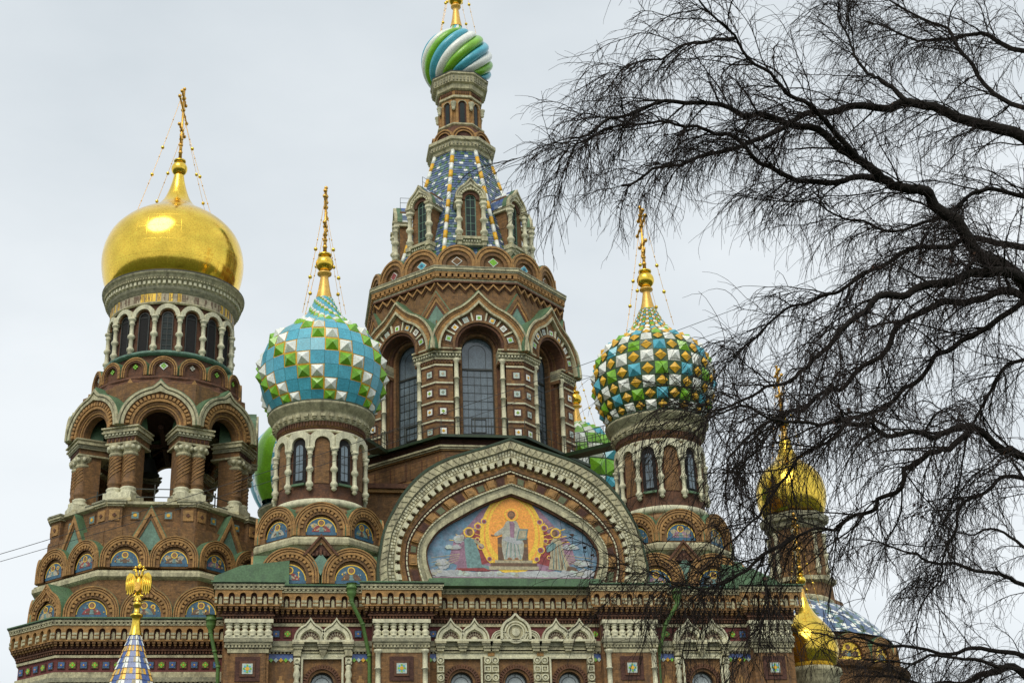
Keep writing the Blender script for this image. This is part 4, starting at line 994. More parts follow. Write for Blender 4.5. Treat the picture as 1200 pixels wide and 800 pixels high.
for k in range(8):
    a = k * PI / 4
    d = inst('dormer', dmm, main, CX, CY, 4.75, 53.55, a); inst('roof', drm, main, CX, CY, 4.75, 53.55, a); inst('window', dw, main, CX, CY, 4.55, 53.55, a); inst('railing', rl, main, CX, CY, 4.75, 53.55, a)
    T = TF(CX + 5.0 * math.sin(a), CY - 5.0 * math.cos(a), 0, a)
    for s in (-1, 1): put('column', dc, main, T, s * .87, 50.4, -.05, a)
# neck of the tent
mb = MB()
mb.octa(CX, CY, [(2.05, 59.05), (2.15, 59.1), (2.2, 59.3), (2.35, 59.4), (2.35, 59.75), (2.5, 59.85), (2.5, 60.1), (2.2, 60.2)], 'stone')
mb.octa(CX, CY, [(2.0, 60.15), (1.9, 60.5), (1.65, 61.5)], 'brick_red')
mb.octa(CX, CY, [(1.62, 61.5), (1.75, 61.6), (1.75, 61.72), (1.5, 61.8)], 'stone'); mb.octa(CX, CY, [(1.45, 61.7), (1.45, 64.0)], 'ochre')
mb.octa(CX, CY, [(1.5, 64.0), (1.62, 64.05), (1.62, 64.2), (1.58, 64.25)], 'stone'); mb.octa(CX, CY, [(1.56, 64.25), (1.56, 64.65)], 'ochre')
mb.octa(CX, CY, [(1.6, 64.65), (1.75, 64.75), (1.8, 65.1), (2.0, 65.2), (2.0, 65.75), (2.12, 65.85), (2.12, 66.0)], 'stone'); mb.octa(CX, CY, [(2.14, 65.98), (2.14, 66.06), (1.5, 66.15)], 'frame_dark')
for k in range(8):
    a = k * PI / 4
    for ap, hw, z0, z1, sp, w_, m_ in ((2.0, .8, 65.3, 65.5, .26, .07, 'grey_stone'), (2.0, .8, 65.52, 65.7, .26, .07, 'grey_stone'), (1.56, .55, 64.34, 64.56, .14, .08, 'brick_red'), (2.35, .95, 59.48, 59.66, .26, .07, 'grey_stone')):
        T = TF(CX + ap * math.sin(a), CY - ap * math.cos(a), 0, a)
        for c in cells(-hw, hw, sp): mb.box(T, c - sp * .25, c + sp * .25, z0, z1, 0, w_, m_)
obj('neck', mb, main)
q = MB(); q.archwall(T0, -.5, .5, -1.7, .45, 0, 0, .3, -.2, .08, 'ochre', n=8); q.prism(T0, [(-.3, -1.7)] + arc(0, 0, .3, 10) + [(.3, -1.7)], -.1, -.02, 'brick_dark'); q.prism(T0, [(-.17, -1.55)] + arc(0, 0, .17, 10) + [(.17, -1.55)], -.1, 0.02, 'glass_dark'); q.band(T0, arc(0, 0, .34, 10), arc(0, 0, .3, 10), 0, .12, 'stone')
tw = q.mesh('window')
q = MB(); q.lathe((0, 0, 0), [(0, -.65), (.08, -.6), (.15, -.48), (.12, -.36), (.17, -.3), (.17, -.1), (.22, -.05), (.22, .05)], 10, 'white_stone'); tp = q.mesh('corbel')
q = MB(); Aq = lambda q_: arc(0, 0, q_, 12); q.band(T0, Aq(.92), Aq(.8), -.4, .1, 'ochre'); q.band(T0, Aq(.8), Aq(.6), -.4, .03, 'brick'); q.band(T0, Aq(.68), Aq(.6), -.4, .07, 'ochre'); q.prism(T0, Aq(.6), -.3, -.05, 'brick_dark'); tk = q.mesh('kokoshnik')
for k in range(8):
    a = k * PI / 4; inst('window', tw, main, CX, CY, 1.5, 63.45, a); inst('corbel', tp, main, CX, CY, 1.75, 63.5, a + PI / 8); inst('kokoshnik', tk, main, CX, CY, 2.05, 60.2, a)
# swirled dome
fine = profile_at([(1.75, 66.1), (2.15, 66.5), (2.45, 67.1), (2.6, 67.8), (2.6, 68.5), (2.42, 69.2), (2.05, 69.85), (1.5, 70.4), (.95, 70.8), (.6, 71.15), (.42, 71.6)], None)
NR = 15; SUB = 12; N = NR * SUB; mb = MB()
def SW(j, i):
    r, z = fine[i]; f = (j % SUB) / SUB; b = math.sqrt(max(0, 1 - (2 * f - 1) ** 2)); env = min(1, r / 2.0)
    tw_ = 2.7 * (i / (len(fine) - 1)) ** .9 + 0.3
    a = 2 * PI * j / N + tw_; rr_ = r * .90 + .42 * b * env * (r / 2.6)
    return (CX - .12 + rr_ * math.sin(a), CY - rr_ * math.cos(a), z)
for j in range(N):
    c = ('tile_green', 'tile_turquoise', 'tile_white')[(j // SUB) % 3]
    for i in range(len(fine) - 1):
        mb.add([SW(j, i), SW(j + 1, i), SW(j + 1, i + 1), SW(j, i + 1)], [(0, 1, 2, 3)], c, False)
me = mb.mesh('dome')
obj('dome', me, main, 'onion dome of swirling green, blue and white ribs')
cross_and_ball(main, CX - .12, CY, 71.5, 74.2, .6, 80.5, 70.2, 1.8, tube_r=.46)
# balcony round the tower with walkways
mb = MB()
cutprism(mb, CX, CY, 2.72, 8.0, 34.5, 34.68, 'dark_green'); mb.octa(CX, CY, [(7.4, 34.62), (6.4, 34.72)], 'dark_green')
BP = [(CX + a, CY + b) for a, b in cutsquare(2.68, 7.92)]
for k in range(8):
    p0 = Vector((*BP[k], 34.68)); p1 = Vector((*BP[(k + 1) % 8], 34.68))
    for zz in (.55, 1.15): mb.tube([p0 + Vector((0, 0, zz)), p1 + Vector((0, 0, zz))], .022, 'iron', 4)
    for i in range(5): p = p0.lerp(p1, i / 5); mb.tube([p, p + Vector((0, 0, 1.15))], .022, 'iron', 4)
def walk(mb, p0, p1):
    p0 = Vector(p0); p1 = Vector(p1); d = (p1 - p0).normalized(); n = d.cross(Vector((0, 0, 1))).normalized() * .5
    vs = [p0 - n, p0 + n, p1 + n, p1 - n]; vs += [v - Vector((0, 0, .25)) for v in vs]
    mb.add(vs, [(0, 1, 2, 3), (7, 6, 5, 4), (0, 4, 5, 1), (1, 5, 6, 2), (2, 6, 7, 3), (3, 7, 4, 0)], 'dark_green')
    for s in (-1, 1):
        for i in range(7):
            b = p0.lerp(p1, i / 6) + n * s; mb.tube([b, b + Vector((0, 0, 1.15))], .022, 'iron', 4)
        for zz in (.3, .6, 1.15): mb.tube([p0 + n * s + Vector((0, 0, zz)), p1 + n * s + Vector((0, 0, zz))], .02, 'iron', 4)
walk(mb, (CX + 6.3, CY - 4.6, 34.7), (22.85 - 1.9, 84 + 2.3, 33.7)); walk(mb, (CX - 6.3, CY - 4.6, 34.7), (2.3 + 2.3, 84 + 2.0, 33.6))
obj('balcony', mb, main)
# ------------------------------------------------------------------ south front
FX = 12.87
mb = MB()
def W(u0, u1, v0, v1, y0, y1, m='brick'): mb.box(T0, u0, u1, v0, v1, -y1, -y0, m)
sections = [(-3.3, -.4), (-.4, 5.1), (5.1, 8.1), (8.1, 2 * FX - 8.1), (2 * FX - 8.1, 2 * FX - 5.1), (2 * FX - 5.1, 2 * FX + .4), (2 * FX + .4, 2 * FX + 3.3)]
wins = {1: [2.47], 3: [9.92, FX, 2 * FX - 9.92], 5: [2 * FX - 2.47]}
for i, (a, b) in enumerate(sections):
    if i in wins:
        cs = wins[i]; edges = [a] + [(p + q) / 2 for p, q in zip(cs, cs[1:])] + [b]
        for j, c in enumerate(cs):
            mb.archwall(T0, edges[j], edges[j + 1], 12, 22.7, c, 17.47, .62, -80.6, -80.0, 'brick', n=14)
            W(edges[j], edges[j + 1], 0, 12, 80.0, 80.6)
    else:
        e0, e1 = {0: (-2.65, -.35), 2: (5.08, 8.15), 4: (2 * FX - 8.15, 2 * FX - 5.08), 6: (2 * FX + .35, 2 * FX + 2.65)}[i]
        W(e0, e1, 0, 22.7, 79.35, 81)
W(-2.8, 2 * FX + 2.8, 0, 22.6, 80.62, 111); W(-3, 2 * FX + 3, 0, 1.3, 79.1, 80.7, 'plinth')
facade = part('facade', mb, 'brick and white stone front with cornices, columns and small arched windows')
mb = MB()
ys = {0: 79.35, 1: 80.0, 2: 79.3, 3: 80.0, 4: 79.3, 5: 80.0, 6: 79.35}
for i, (a, b) in enumerate(sections):
    if i in ys and i % 2 == 0:
        e0, e1 = {0: (-2.65, -.35), 2: (5.08, 8.15), 4: (2 * FX - 8.15, 2 * FX - 5.08), 6: (2 * FX + .35, 2 * FX + 2.65)}[i]
        entab(mb, TF(0, ys[i]), e0, e1, 22.64 - .02 * (i == 0), 1.0)
    else:
        entab(mb, TF(0, ys[i]), a - .02, b + .02, 22.62 - .04 * (i == 3), 0.0)
obj('cornice', mb, facade)
mb = MB()   # friezes and string courses in the recessed bays
for i in (1, 3, 5):
    a, b = sections[i]; T = TF(0, 80.0)
    mb.box(T, a, b, 20.5, 20.66, 0, .14, 'stone'); mb.box(T, a, b, 19.7, 20.5, 0, .04, 'frieze_red')
    mb.box(T, a, b, 19.42, 19.7, 0, .22, 'grey_stone'); mb.box(T, a, b, 19.22, 19.42, 0, .14, 'stone'); mb.box(T, a, b, 19.14, 19.22, 0, .2, 'grey_stone')
    for c in cells(a, b, .2): mb.box(T, c - .05, c + .05, 19.05, 19.14, 0, .13, 'stone')
obj('string_course', mb, facade)
k_ = 0
for c in (-.05 + .9, 1.0, 3.98): pass
for X in (0.0, .6, 4.35, 2 * FX - .6, 2 * FX, 2 * FX - 4.35, 8.4, 2 * FX - 8.4):
    obj('frieze_tile', ft[k_ % 2], facade, None, (X, 79.96, 20.1), 0); k_ += 1
# scalloped tile friezes
T = TF(0, 80.0)
for a, b in ((-.35, .93), (4.03, 5.0), (8.15, 8.55), (2 * FX - 8.55, 2 * FX - 8.15), (2 * FX - 5.0, 2 * FX - 4.03), (2 * FX - .93, 2 * FX + .35)):
    mb = MB()
    mb.box(T, a, b, 18.74, 19.04, 0, .03, 'tile_blue')
    for j, c in enumerate(cells(a, b, .26)):
        mb.prism(T, [(c + .10 * math.cos(t) * (1.25 if j_ % 2 else .8), 18.72 + .10 * math.sin(t) * (1.25 if j_ % 2 else .8)) for j_, t in enumerate([PI * i_ / 4 + PI / 4 for i_ in range(8)])], 0, .045, ('tile_green', 'tile_pale', 'tile_yellow')[j % 3])
    obj('tile_frieze', mb, facade)
for X in (.3, 4.5, 2 * FX - .3, 2 * FX - 4.5):
    mb = MB(); q_ = X
    pts = []
    for i, w_ in enumerate((.42, .30, .19, .09)): pts += [(X + w_, 17.0 + .22 * i), (X + w_, 17.22 + .22 * i)]
    mb.prism(TF(0, 80.0), pts + [(2 * X - u, v) for u, v in pts[::-1]], 0, .02, 'ochre'); obj('brick_pattern', mb, facade)
# windows with keel gables
wm = MB()
ptsw = [(-.62, -4.2)] + arc(0, 0, .62, 14) + [(.62, -4.2)]
wm.prism(T0, ptsw, -.04, 0, 'glass_pale'); wm.band(T0, ptsw, [(-.55, -4.2)] + arc(0, 0, .55, 14) + [(.55, -4.2)], -.02, .08, 'frame_dark')
wm.band(T0, [(-.4, -4.2)] + arc(0, -.02, .42, 12) + [(.4, -4.2)], [(-.375, -4.2)] + arc(0, -.02, .395, 12) + [(.375, -4.2)], 0, .03, 'frame_dark')
wm.box(T0, -.015, .015, .38, .62, 0, .03, 'frame_dark'); wm.box(T0, -.02, .02, -4.2, 0, 0, .02, 'frame_dark')
for s in (-1, 1): wm.box(T0, *sorted((s * .36, s * .62)), -.02, .01, 0, .03, 'frame_dark')
for j in range(6): wm.box(T0, -.62, .62, -.7 * (j + 1) - .015, -.7 * (j + 1) + .015, 0, .03, 'frame_dark')
wm = wm.mesh('window')
wf = MB(); J2 = lambda q_: [(-q_, -4.2)] + arc(0, 0, q_, 16) + [(q_, -4.2)]
wf.band(T0, J2(.76), J2(.62), -.5, -.1, 'brick_red'); wf.band(T0, J2(.82), J2(.76), -.1, .1, 'brick_red'); 
for i in range(19):
    a = PI * (i + .5) / 19; cu, cv = -math.cos(a), math.sin(a); tu, tv = -cv, cu; h = .045
    wf.prism(T0, [(cu * 1.0 + tu * h * 1.2, cv * 1.0 + tv * h * 1.2), (cu * 1.0 - tu * h * 1.2, cv * 1.0 - tv * h * 1.2), (cu * .82 - tu * h, cv * .82 - tv * h), (cu * .82 + tu * h, cv * .82 + tv * h)], 0, .09, 'brick_red')
wf.band(T0, [(-1.12, -4.2), (-1.12, 1.38), (1.12, 1.38), (1.12, -4.2)], [(-1.02, -4.2), (-1.02, 1.28), (1.02, 1.28), (1.02, -4.2)], 0, .16, 'white_stone')
wf.prism(T0, [(-.95, 1.55), (.95, 1.55), (.3, 1.6)], 0, .1, 'stone')
wf = wf.mesh('window_surround')
def keelpiece(mb, cx, z, r, tip, m='white_stone', fan=True):
    S = TF(cx, 79.82, z)
    Kf = lambda q_, t: keel(0, 0, q_, t, 26, .4)
    mb.band(S, Kf(r, tip), Kf(r * .9, tip * .85), -.25, .26, m); mb.band(S, Kf(r * .9, tip * .85), Kf(r * .84, tip * .75), -.25, .14, 'stone')
    mb.band(S, Kf(r * .84, tip * .75), Kf(r * .62, tip * .2), -.25, .19, m); mb.band(S, Kf(r * .62, tip * .2), arc(0, 0, r * .55, 26), -.25, .10, 'stone')
    if fan:
        mb.prism(S, arc(0, 0, r * .56, 16), -.2, .02, 'mosaic_beige')
        for i in range(9):
            a = PI * (i + .5) / 9; cu, cv = -math.cos(a), math.sin(a); tu, tv = -cv, cu
            for (ra, rb, h) in ((.55, .43, .035), (.38, .28, .026)):
                mb.prism(S, [(cu * r * ra + tu * h, cv * r * ra + tv * h), (cu * r * ra - tu * h, cv * r * ra - tv * h), (cu * r * rb - tu * h, cv * r * rb - tv * h), (cu * r * rb + tu * h, cv * r * rb + tv * h)], 0, .05, 'brick_dark')
        mb.prism(S, arc(0, 0, r * .2, 10), 0, .1, m)
def bracket(mb, cx, z, w_=.31, m='stone'):
    S = TF(cx, 79.85, z)
    for d_, a, b, k_ in ((.36, -.12, 0, 1.0), (.30, -.22, -.12, .92), (.24, -.34, -.22, .78), (.17, -.5, -.34, .6)): mb.box(S, -w_ * k_, w_ * k_, a, b, -.2, d_, m if k_ != .92 else 'grey_stone')
def bulb_col(mb, cx, y=79.85):
    S = (cx, y, 0)
    mb.box(TF(cx, y), -.19, .19, 18.9, 19.12, -.2, .16, 'stone')
    mb.box(TF(cx, y), -.17, .17, 18.45, 18.8, -.2, .12, 'white_stone'); mb.band(TF(cx, y, 18.62), disc(0, 0, .14, 12) + [(.14, 0)], disc(0, 0, .09, 12) + [(.09, 0)], .1, .18, 'white_stone')
    mb.lathe((cx, y, 0), [(.12, 13.2)] + [(r_, 18.42 - d_) for j in range(5) for r_, d_ in ((.10, j * 1.0 + .92), (.17, j * 1.0 + .75), (.19, j * 1.0 + .5), (.11, j * 1.0 + .3), (.18, j * 1.0 + .18), (.12, j * 1.0 + .04))][::1][:0] + [(.13, 18.42)], 12, 'white_stone')
    prof = []
    z = 18.42
    while z > 14: prof += [(.12, z), (.18, z - .1), (.11, z - .22), (.14, z - .3), (.20, z - .52), (.12, z - .74)]; z -= .82
    mb.lathe((cx, y, 0), prof[::-1], 12, 'white_stone')
for c0, mir in ((2.49, 1), (2 * FX - 2.49, -1)):
    mb = MB()
    for s in (-.69, .69): keelpiece(mb, c0 + s, 19.72, .86, .34)
    T = TF(0, 80.0)
    mb.box(T, c0 - 1.62, c0 + 1.62, 19.6, 19.72, 0, .46, 'white_stone')
    for s in (-1.32, 0, 1.32): bracket(mb, c0 + s, 19.6)
    mb.pyramid(lambda u, v, w: (u, 80.0 - .3 + w * 0 - 0.0 - v, w), c0 - .2, c0 + .2, -.15, .1, 19.1, 18.8, 'stone')
    mb.box(T, c0 - 1.5, c0 + 1.5, 19.08, 19.3, 0, .2, 'stone'); mb.box(T, c0 - 1.5, c0 + 1.5, 18.88, 19.08, 0, .12, 'white_stone')
    obj('pediment', mb, facade)
    for s in (-1.36, 1.36): mb = MB(); bulb_col(mb, c0 + s); obj('column', mb, facade)
mb = MB()
for c in (9.32, 10.62, 2 * FX - 9.32, 2 * FX - 10.62): keelpiece(mb, c, 19.76, .80, .36)
for s in (-1, 1): keelpiece(mb, FX + s * .86, 19.76, .48, .0, fan=False)
S = TF(FX, 79.80, 19.76)
mb.prism(S, keel(0, .3, .85, .35, 24, .4)[1:-1], -.2, .1, 'stone')
mb.band(S, [(-.85, 0)] + keel(0, .35, .85, .28, 24, .4) + [(.85, 0)], [(-.72, 0)] + keel(0, .35, .72, .24, 24, .4) + [(.72, 0)], -.25, .3, 'white_stone')
for r0, r1, w_, m_ in ((.62, .54, .24, 'white_stone'), (.54, .46, .18, 'stone'), (.46, .40, .26, 'white_stone'), (.40, .2, .16, 'stone')):
    mb.band(S, disc(0, .38, r0, 24), disc(0, .38, r1, 24), 0, w_, m_, closed=True)
mb.prism(S, disc(0, .38, .22, 14), 0, .24, 'white_stone')
for s in (-1, 1):
    for r0, r1, w_ in ((.40, .34, .2), (.26, .2, .2)): mb.band(S, arc(s * .86, 0, r0, 12), arc(s * .86, 0, r1, 12), 0, w_, 'white_stone')
T = TF(0, 80.0)
mb.box(T, 8.45, 2 * FX - 8.45, 19.64, 19.76, 0, .46, 'white_stone')
for X in (8.76, 9.97, 11.3, 11.75, 2 * FX - 11.75, 2 * FX - 11.3, 2 * FX - 9.97, 2 * FX - 8.76): bracket(mb, X, 19.64, .3)
mb.box(T, 8.5, 2 * FX - 8.5, 19.08, 19.3, 0, .2, 'stone'); mb.box(T, 8.55, 2 * FX - 8.55, 18.86, 19.08, 0, .12, 'white_stone'); mb.box(T, 11.35, 11.7, 18.9, 19.1, 0, .2, 'ochre'); mb.box(T, 2 * FX - 11.7, 2 * FX - 11.35, 18.9, 19.1, 0, .2, 'ochre')
obj('pediment', mb, facade)
rs = MB()
for j in range(7):
    z = -.19 - .46 * j
    rs.box(T0, -.2, .2, z - .21, z + .21, -.2, .10, 'stone')
    if j % 2 == 0:
        rs.band(T0, disc(0, z, .19, 16), disc(0, z, .13, 16), .08, .2, 'white_stone', closed=True); rs.prism(T0, disc(0, z, .08, 10), .08, .17, 'white_stone')
    else:
        rs.band(T0, [(-.18, z - .17), (.18, z - .17), (.18, z + .17), (-.18, z + .17)], [(-.12, z - .11), (.12, z - .11), (.12, z + .11), (-.12, z + .11)], .08, .18, 'white_stone', closed=True)
        rs.prism(T0, disc(0, z, .08, 8), .08, .15, 'stone')
rs = rs.mesh('column')
for X in (8.76, 11.31, 11.72, 2 * FX - 11.72, 2 * FX - 11.31, 2 * FX - 8.76): obj('column', rs, facade, None, (X, 79.9, 18.84), 0)
for i in wins:
    for c in wins[i]: obj('window', wm, facade, None, (c, 80.35, 17.47), 0); obj('window_surround', wf, facade, None, (c, 79.98, 17.47), 0)
# projecting pilasters with baluster blocks
bal = column_mesh(.66, .22, 'white_stone', 1)
til = MB()
for h, w_, m_ in ((.64, .05, 'brick_dark'), (.56, .02, 'brick_red'), (.40, .10, 'brick_red'), (.34, .06, 'brick_dark'), (.27, .12, 'tile_pale')):
    til.box(T0, -h, h, -h, h, -.05, w_, m_)
for s in range(8): til.prism(T0, disc(.17 * math.cos(s * PI / 4), .17 * math.sin(s * PI / 4), .055, 8), 0, .135, 'tile_turquoise' if s % 2 else 'tile_green')
til.prism(T0, disc(0, 0, .1, 10), 0, .145, 'tile_yellow'); til = til.mesh('wall_tile')
for i in (0, 2, 4, 6):
    a, b = sections[i]
    c = {0: -1.43, 2: 6.62, 4: 2 * FX - 6.62, 6: 2 * FX + 1.43}[i]; hw = 1.27 if i in (0, 6) else 1.55; y = 79.35 if i in (0, 6) else 79.3
    T = TF(c, y)
    mb = MB()
    mb.box(T, -hw, hw, 20.5, 20.7, -.2, .34, 'white_stone'); mb.box(T, -hw, hw, 19.72, 20.5, -.2, -.02, 'brick_dark'); mb.box(T, -hw + .02, hw - .02, 19.7, 19.8, -.2, .3, 'white_stone')
    mb.box(T, -hw, hw, 19.5, 19.7, -.2, .3, 'grey_stone'); mb.box(T, -hw + .06, hw - .06, 19.36, 19.5, -.2, .22, 'stone'); mb.box(T, -hw + .1, hw - .1, 19.2, 19.36, -.2, .14, 'grey_stone')
    for q_ in cells(-hw, hw, .18): mb.box(T, q_ - .05, q_ + .05, 19.22, 19.34, 0, .2, 'stone')
    mb.box(T, -hw + .2, hw - .2, 18.95, 19.16, 0, .12, 'stone'); mb.box(T, -hw + .35, hw - .35, 15.2, 18.95, 0, .08, 'brick'); mb.box(T, -.85, .85, 17.15, 18.9, 0, .10, 'brick')
    obj('pilaster', mb, facade)
    n = 6 if i in (0, 6) else 7
    for j, q_ in enumerate(cells(-hw + .06, hw - .06, 2 * hw / n)): obj('baluster', bal, facade, None, (c + q_, y - .12, 19.8), 0)
    for q_ in (-hw + .3, hw - .3):
        if i in (2, 4): obj('column', column_mesh(4.0, .17, 'white_stone', 2), facade, None, (c + q_, y - .12, 15.1), 0)
    obj('wall_tile', til, facade, None, (c, y - .10, 18.1), 0)
# downpipes
def pipe(pts, zt):
    mb = MB(); p = Vector(pts[0])
    mb.lathe((p.x, p.y, 0), [(.13, zt - .95), (.14, zt - .75), (.24, zt - .62), (.26, zt - .5), (.26, zt - .3), (.3, zt - .28), (.3, zt - .22), (.26, zt - .2), (.26, zt - .02), (.32, zt)], 14, 'pipe_green')
    for h_ in ((-1, 'pipe_green'),): mb.tube([(p.x, p.y, zt - .9)] + pts[1:], .105, 'pipe_green', 10)
    for q_ in pts[2:]: mb.lathe((q_[0], q_[1], q_[2] - .06), [(.12, 0), (.14, .02), (.14, .1), (.12, .12)], 10, 'pipe_green')
    part('downpipe', mb)
pipe([(3.92, 78.75, 22.6), (3.95, 78.75, 21.5), (4.55, 79.3, 20.5), (4.95, 79.75, 18.9), (4.98, 79.8, 16), (4.98, 79.8, 0.3)], 22.55)
pipe([(2 * FX - 3.92, 78.75, 22.6), (2 * FX - 3.95, 78.75, 21.5), (2 * FX - 4.55, 79.3, 20.5), (2 * FX - 4.95, 79.75, 18.9), (2 * FX - 4.98, 79.8, 16), (2 * FX - 4.98, 79.8, 0.3)], 22.45)
pipe([(-3.45, 80.4, 21.2), (-3.43, 80.4, 20.2), (-3.2, 80.5, 19.3), (-2.98, 80.6, 18.5), (-2.95, 80.6, 0.3)], 21.2)
# roof of the nave
mb = MB()
mb.add([(-3.4, 79.3, 22.6), (29.1, 79.3, 22.6), (29.1, 112, 22.6), (-3.4, 112, 22.6), (-.5, 83, 23.3), (26.2, 83, 23.3), (26.2, 108, 23.3), (-.5, 108, 23.3)], [(0, 1, 5, 4), (1, 2, 6, 5), (2, 3, 7, 6), (3, 0, 4, 7), (4, 5, 6, 7)], 'green_roof')
mb.box(T0, 8.1, 2 * FX - 8.1, 22.50, 22.93, -80, -78.95, 'green_roof'); mb.prism(TF(FX, 78.95), [(-4.9, 22.5), (4.9, 22.5), (4.6, 22.93), (-4.6, 22.93)], 0, .12, 'green_roof')
mb.prism(TF(-1.8, 80.2), [(-1.6, 22.8), (2.4, 22.8), (2.4, 24.2), (-.2, 23.9), (-1.6, 23.3)], -2, 0, 'green_roof'); mb.prism(TF(2 * FX + 1.2, 80.2), [(-2.0, 22.8), (1.8, 22.8), (1.2, 23.3), (-.2, 24.0), (-2.0, 24.2)], -2, 0, 'green_roof')
part('roof', mb, 'green painted metal roof')

# ------------------------------------------------------------------ great gable
GO = [(7.45, -.05), (7.48, .8), (7.38, 1.5), (7.15, 2.8), (6.65, 3.92), (6.0, 5.02), (5.05, 6.08), (3.85, 6.86), (2.5, 7.38), (1.15, 7.82), (0, 8.25)]
GI = [(4.42, -.05), (4.70, .75), (4.82, 1.35), (4.75, 2.0), (4.25, 2.78), (3.6, 3.3), (2.85, 3.75), (2.1, 4.18), (1.3, 4.58), (.6, 4.86), (0, 5.08)]
def dense(P, n=6):
    Q = profile_at([(a, b) for a, b in P], None); return Q
go, gi = dense(GO), dense(GI)
go = [(-a, b) for a, b in go] + [(a, b) for a, b in go[::-1][1:]]; gi = [(-a, b) for a, b in gi] + [(a, b) for a, b in gi[::-1][1:]]
# equal-length parametrisation of the outer curve
Lg = [0]
for a, b in zip(go, go[1:]): Lg.append(Lg[-1] + math.hypot(a[0] - b[0], a[1] - b[1]))
def G(s, t):
    """s along 0..1, t across 0 outer .. 1 inner"""
    import bisect
    x = s * Lg[-1]; i = min(max(bisect.bisect_right(Lg, x) - 1, 0), len(Lg) - 2); f = (x - Lg[i]) / (Lg[i + 1] - Lg[i])
    o = (go[i][0] + (go[i + 1][0] - go[i][0]) * f, go[i][1] + (go[i + 1][1] - go[i][1]) * f); n_ = (gi[i][0] + (gi[i + 1][0] - gi[i][0]) * f, gi[i][1] + (gi[i + 1][1] - gi[i][1]) * f)
    return (o[0] + (n_[0] - o[0]) * t, o[1] + (n_[1] - o[1]) * t)
NS = 120
def line(t): return [G(i / NS, t) for i in range(NS + 1)]
GT = TF(FX, 79.55, 22.85)
mb = MB()
mb.band(GT, line(-.035), line(.01), -6, .42, 'dark_green'); mb.band(GT, line(.0), line(1.02), -5.8, -.12, 'brick')
gab = part('gable', mb, 'great keel shaped gable with stone dentils round a mosaic')
mb = MB()
mb.band(GT, line(.01), line(.16), -.2, .34, 'stone'); mb.band(GT, line(.16), line(.18), -.2, .20, 'grey_stone')
mb.band(GT, line(.18), line(.30), -.2, .16, 'grey_stone'); mb.band(GT, line(.30), line(.33), -.2, .24, 'stone'); mb.band(GT, line(.33), line(.42), -.2, .02, 'brick_red')
def blk(mb, s0, s1, t0, t1, w0, w1, m):
    mb.prism(GT, [G(s0, t0), G(s0, t1), G(s1, t1), G(s1, t0)], w0, w1, m)
n = 62
for i in range(n):
    s = (i + .5) / n; d = .5 / n
    # faceted triangles on the outer moulding
    a, b, c_ = G(s - d, .03), G(s + d, .03), G(s, .15)
    mb.prism(GT, [a, c_, b], .34, .39, 'stone'); 
    for r_ in (0, 1): 
        for q_ in (0, 1): blk(mb, s - d * .85 + d * q_, s - d * .15 + d * q_, .19 + .055 * r_, .235 + .055 * r_, 0, .24, 'white_stone' if (i + r_) % 2 else 'stone')
n = 44
for i in range(n):
    s = (i + .5) / n; d = .5 / n; blk(mb, s - d * .55, s + d * .55, .32, .42, -.1, .30, 'white_stone'); blk(mb, s - d * .8, s + d * .8, .32, .36, -.1, .27, 'stone')
obj('dentil_band', mb, gab)
mb = MB()
mb.band(GT, line(.42), line(.47), -.2, .0, 'ochre'); mb.band(GT, line(.47), line(.53), -.2, .06, 'brick'); mb.band(GT, line(.53), line(.555), -.2, -.02, 'brick_dark'); mb.band(GT, line(.56), line(.585), -.2, .10, 'white_stone')
mb.band(GT, line(.585), line(.80), -.2, -.06, 'ochre'); mb.band(GT, line(.59), line(.61), -.2, .0, 'brick_red')
n = 80
for i in range(n): blk(mb, (i + .15) / n, (i + .3) / n, .555, .59, 0, .12, 'brick_dark')
n = 27
for i in range(n):
    s = (i + .5) / n; d = .5 / n
    if i % 2 == 1: blk(mb, s - d * .72, s + d * .72, .62, .78, -.1, .14, 'ochre'); blk(mb, s - d * .5, s + d * .5, .65, .755, -.1, .18, 'ochre')
    else: blk(mb, s - d * .8, s + d * .8, .62, .78, -.1, .0, 'brick_red'); blk(mb, s - d * .6, s + d * .6, .645, .76, -.1, .02, 'brick_dark' if i % 4 == 0 else 'gable_green')
mb.band(GT, line(.795), line(.82), -.2, .12, 'white_stone'); mb.band(GT, line(.82), line(.9), -.2, .05, 'grey_stone'); mb.band(GT, line(.9), line(.985), -.3, .14, 'stone'); mb.band(GT, line(.985), line(1.02), -.3, .0, 'brick_red')
n = 90
for i in range(n): blk(mb, (i + .1) / n, (i + .45) / n, .79, .822, 0, .15, 'stone')
obj('moulding', mb, gab)
# mosaic: a robed figure enthroned in a gold oval between kneeling figures, clouds below
mb = MB()
inner = [G(i / 60, 1.0) for i in range(61)]
MT = TF(FX, 79.78, 22.85)
mb.prism(MT, inner, -.1, 0, 'mosaic_sky')
import bisect
def top_at(u):
    for a, b in zip(inner, inner[1:]):
        if a[0] <= u <= b[0] and b[0] > a[0]: return a[1] + (b[1] - a[1]) * (u - a[0]) / (b[0] - a[0])
    return 0.0
def MP(pts, m, w): 
    pts = [(u, v * .955 + .28) for u, v in pts]; pts = [(u, min(v, top_at(max(-4.7, min(4.7, u))) - .03)) for u, v in pts]
    ar = sum(a[0] * b[1] - b[0] * a[1] for a, b in zip(pts, pts[1:] + pts[:1]))
    if ar < 0: pts = pts[::-1]
    mb.prism(MT, pts, 0, w, m)
rm = random.Random(11)
def blob(cu, cv, a, b, m, w, rough=.15, n=22): MP([(cu + a * (1 + rm.uniform(-rough, rough)) * math.cos(2 * PI * i / n), cv + b * (1 + rm.uniform(-rough, rough)) * math.sin(2 * PI * i / n)) for i in range(n)], m, w)
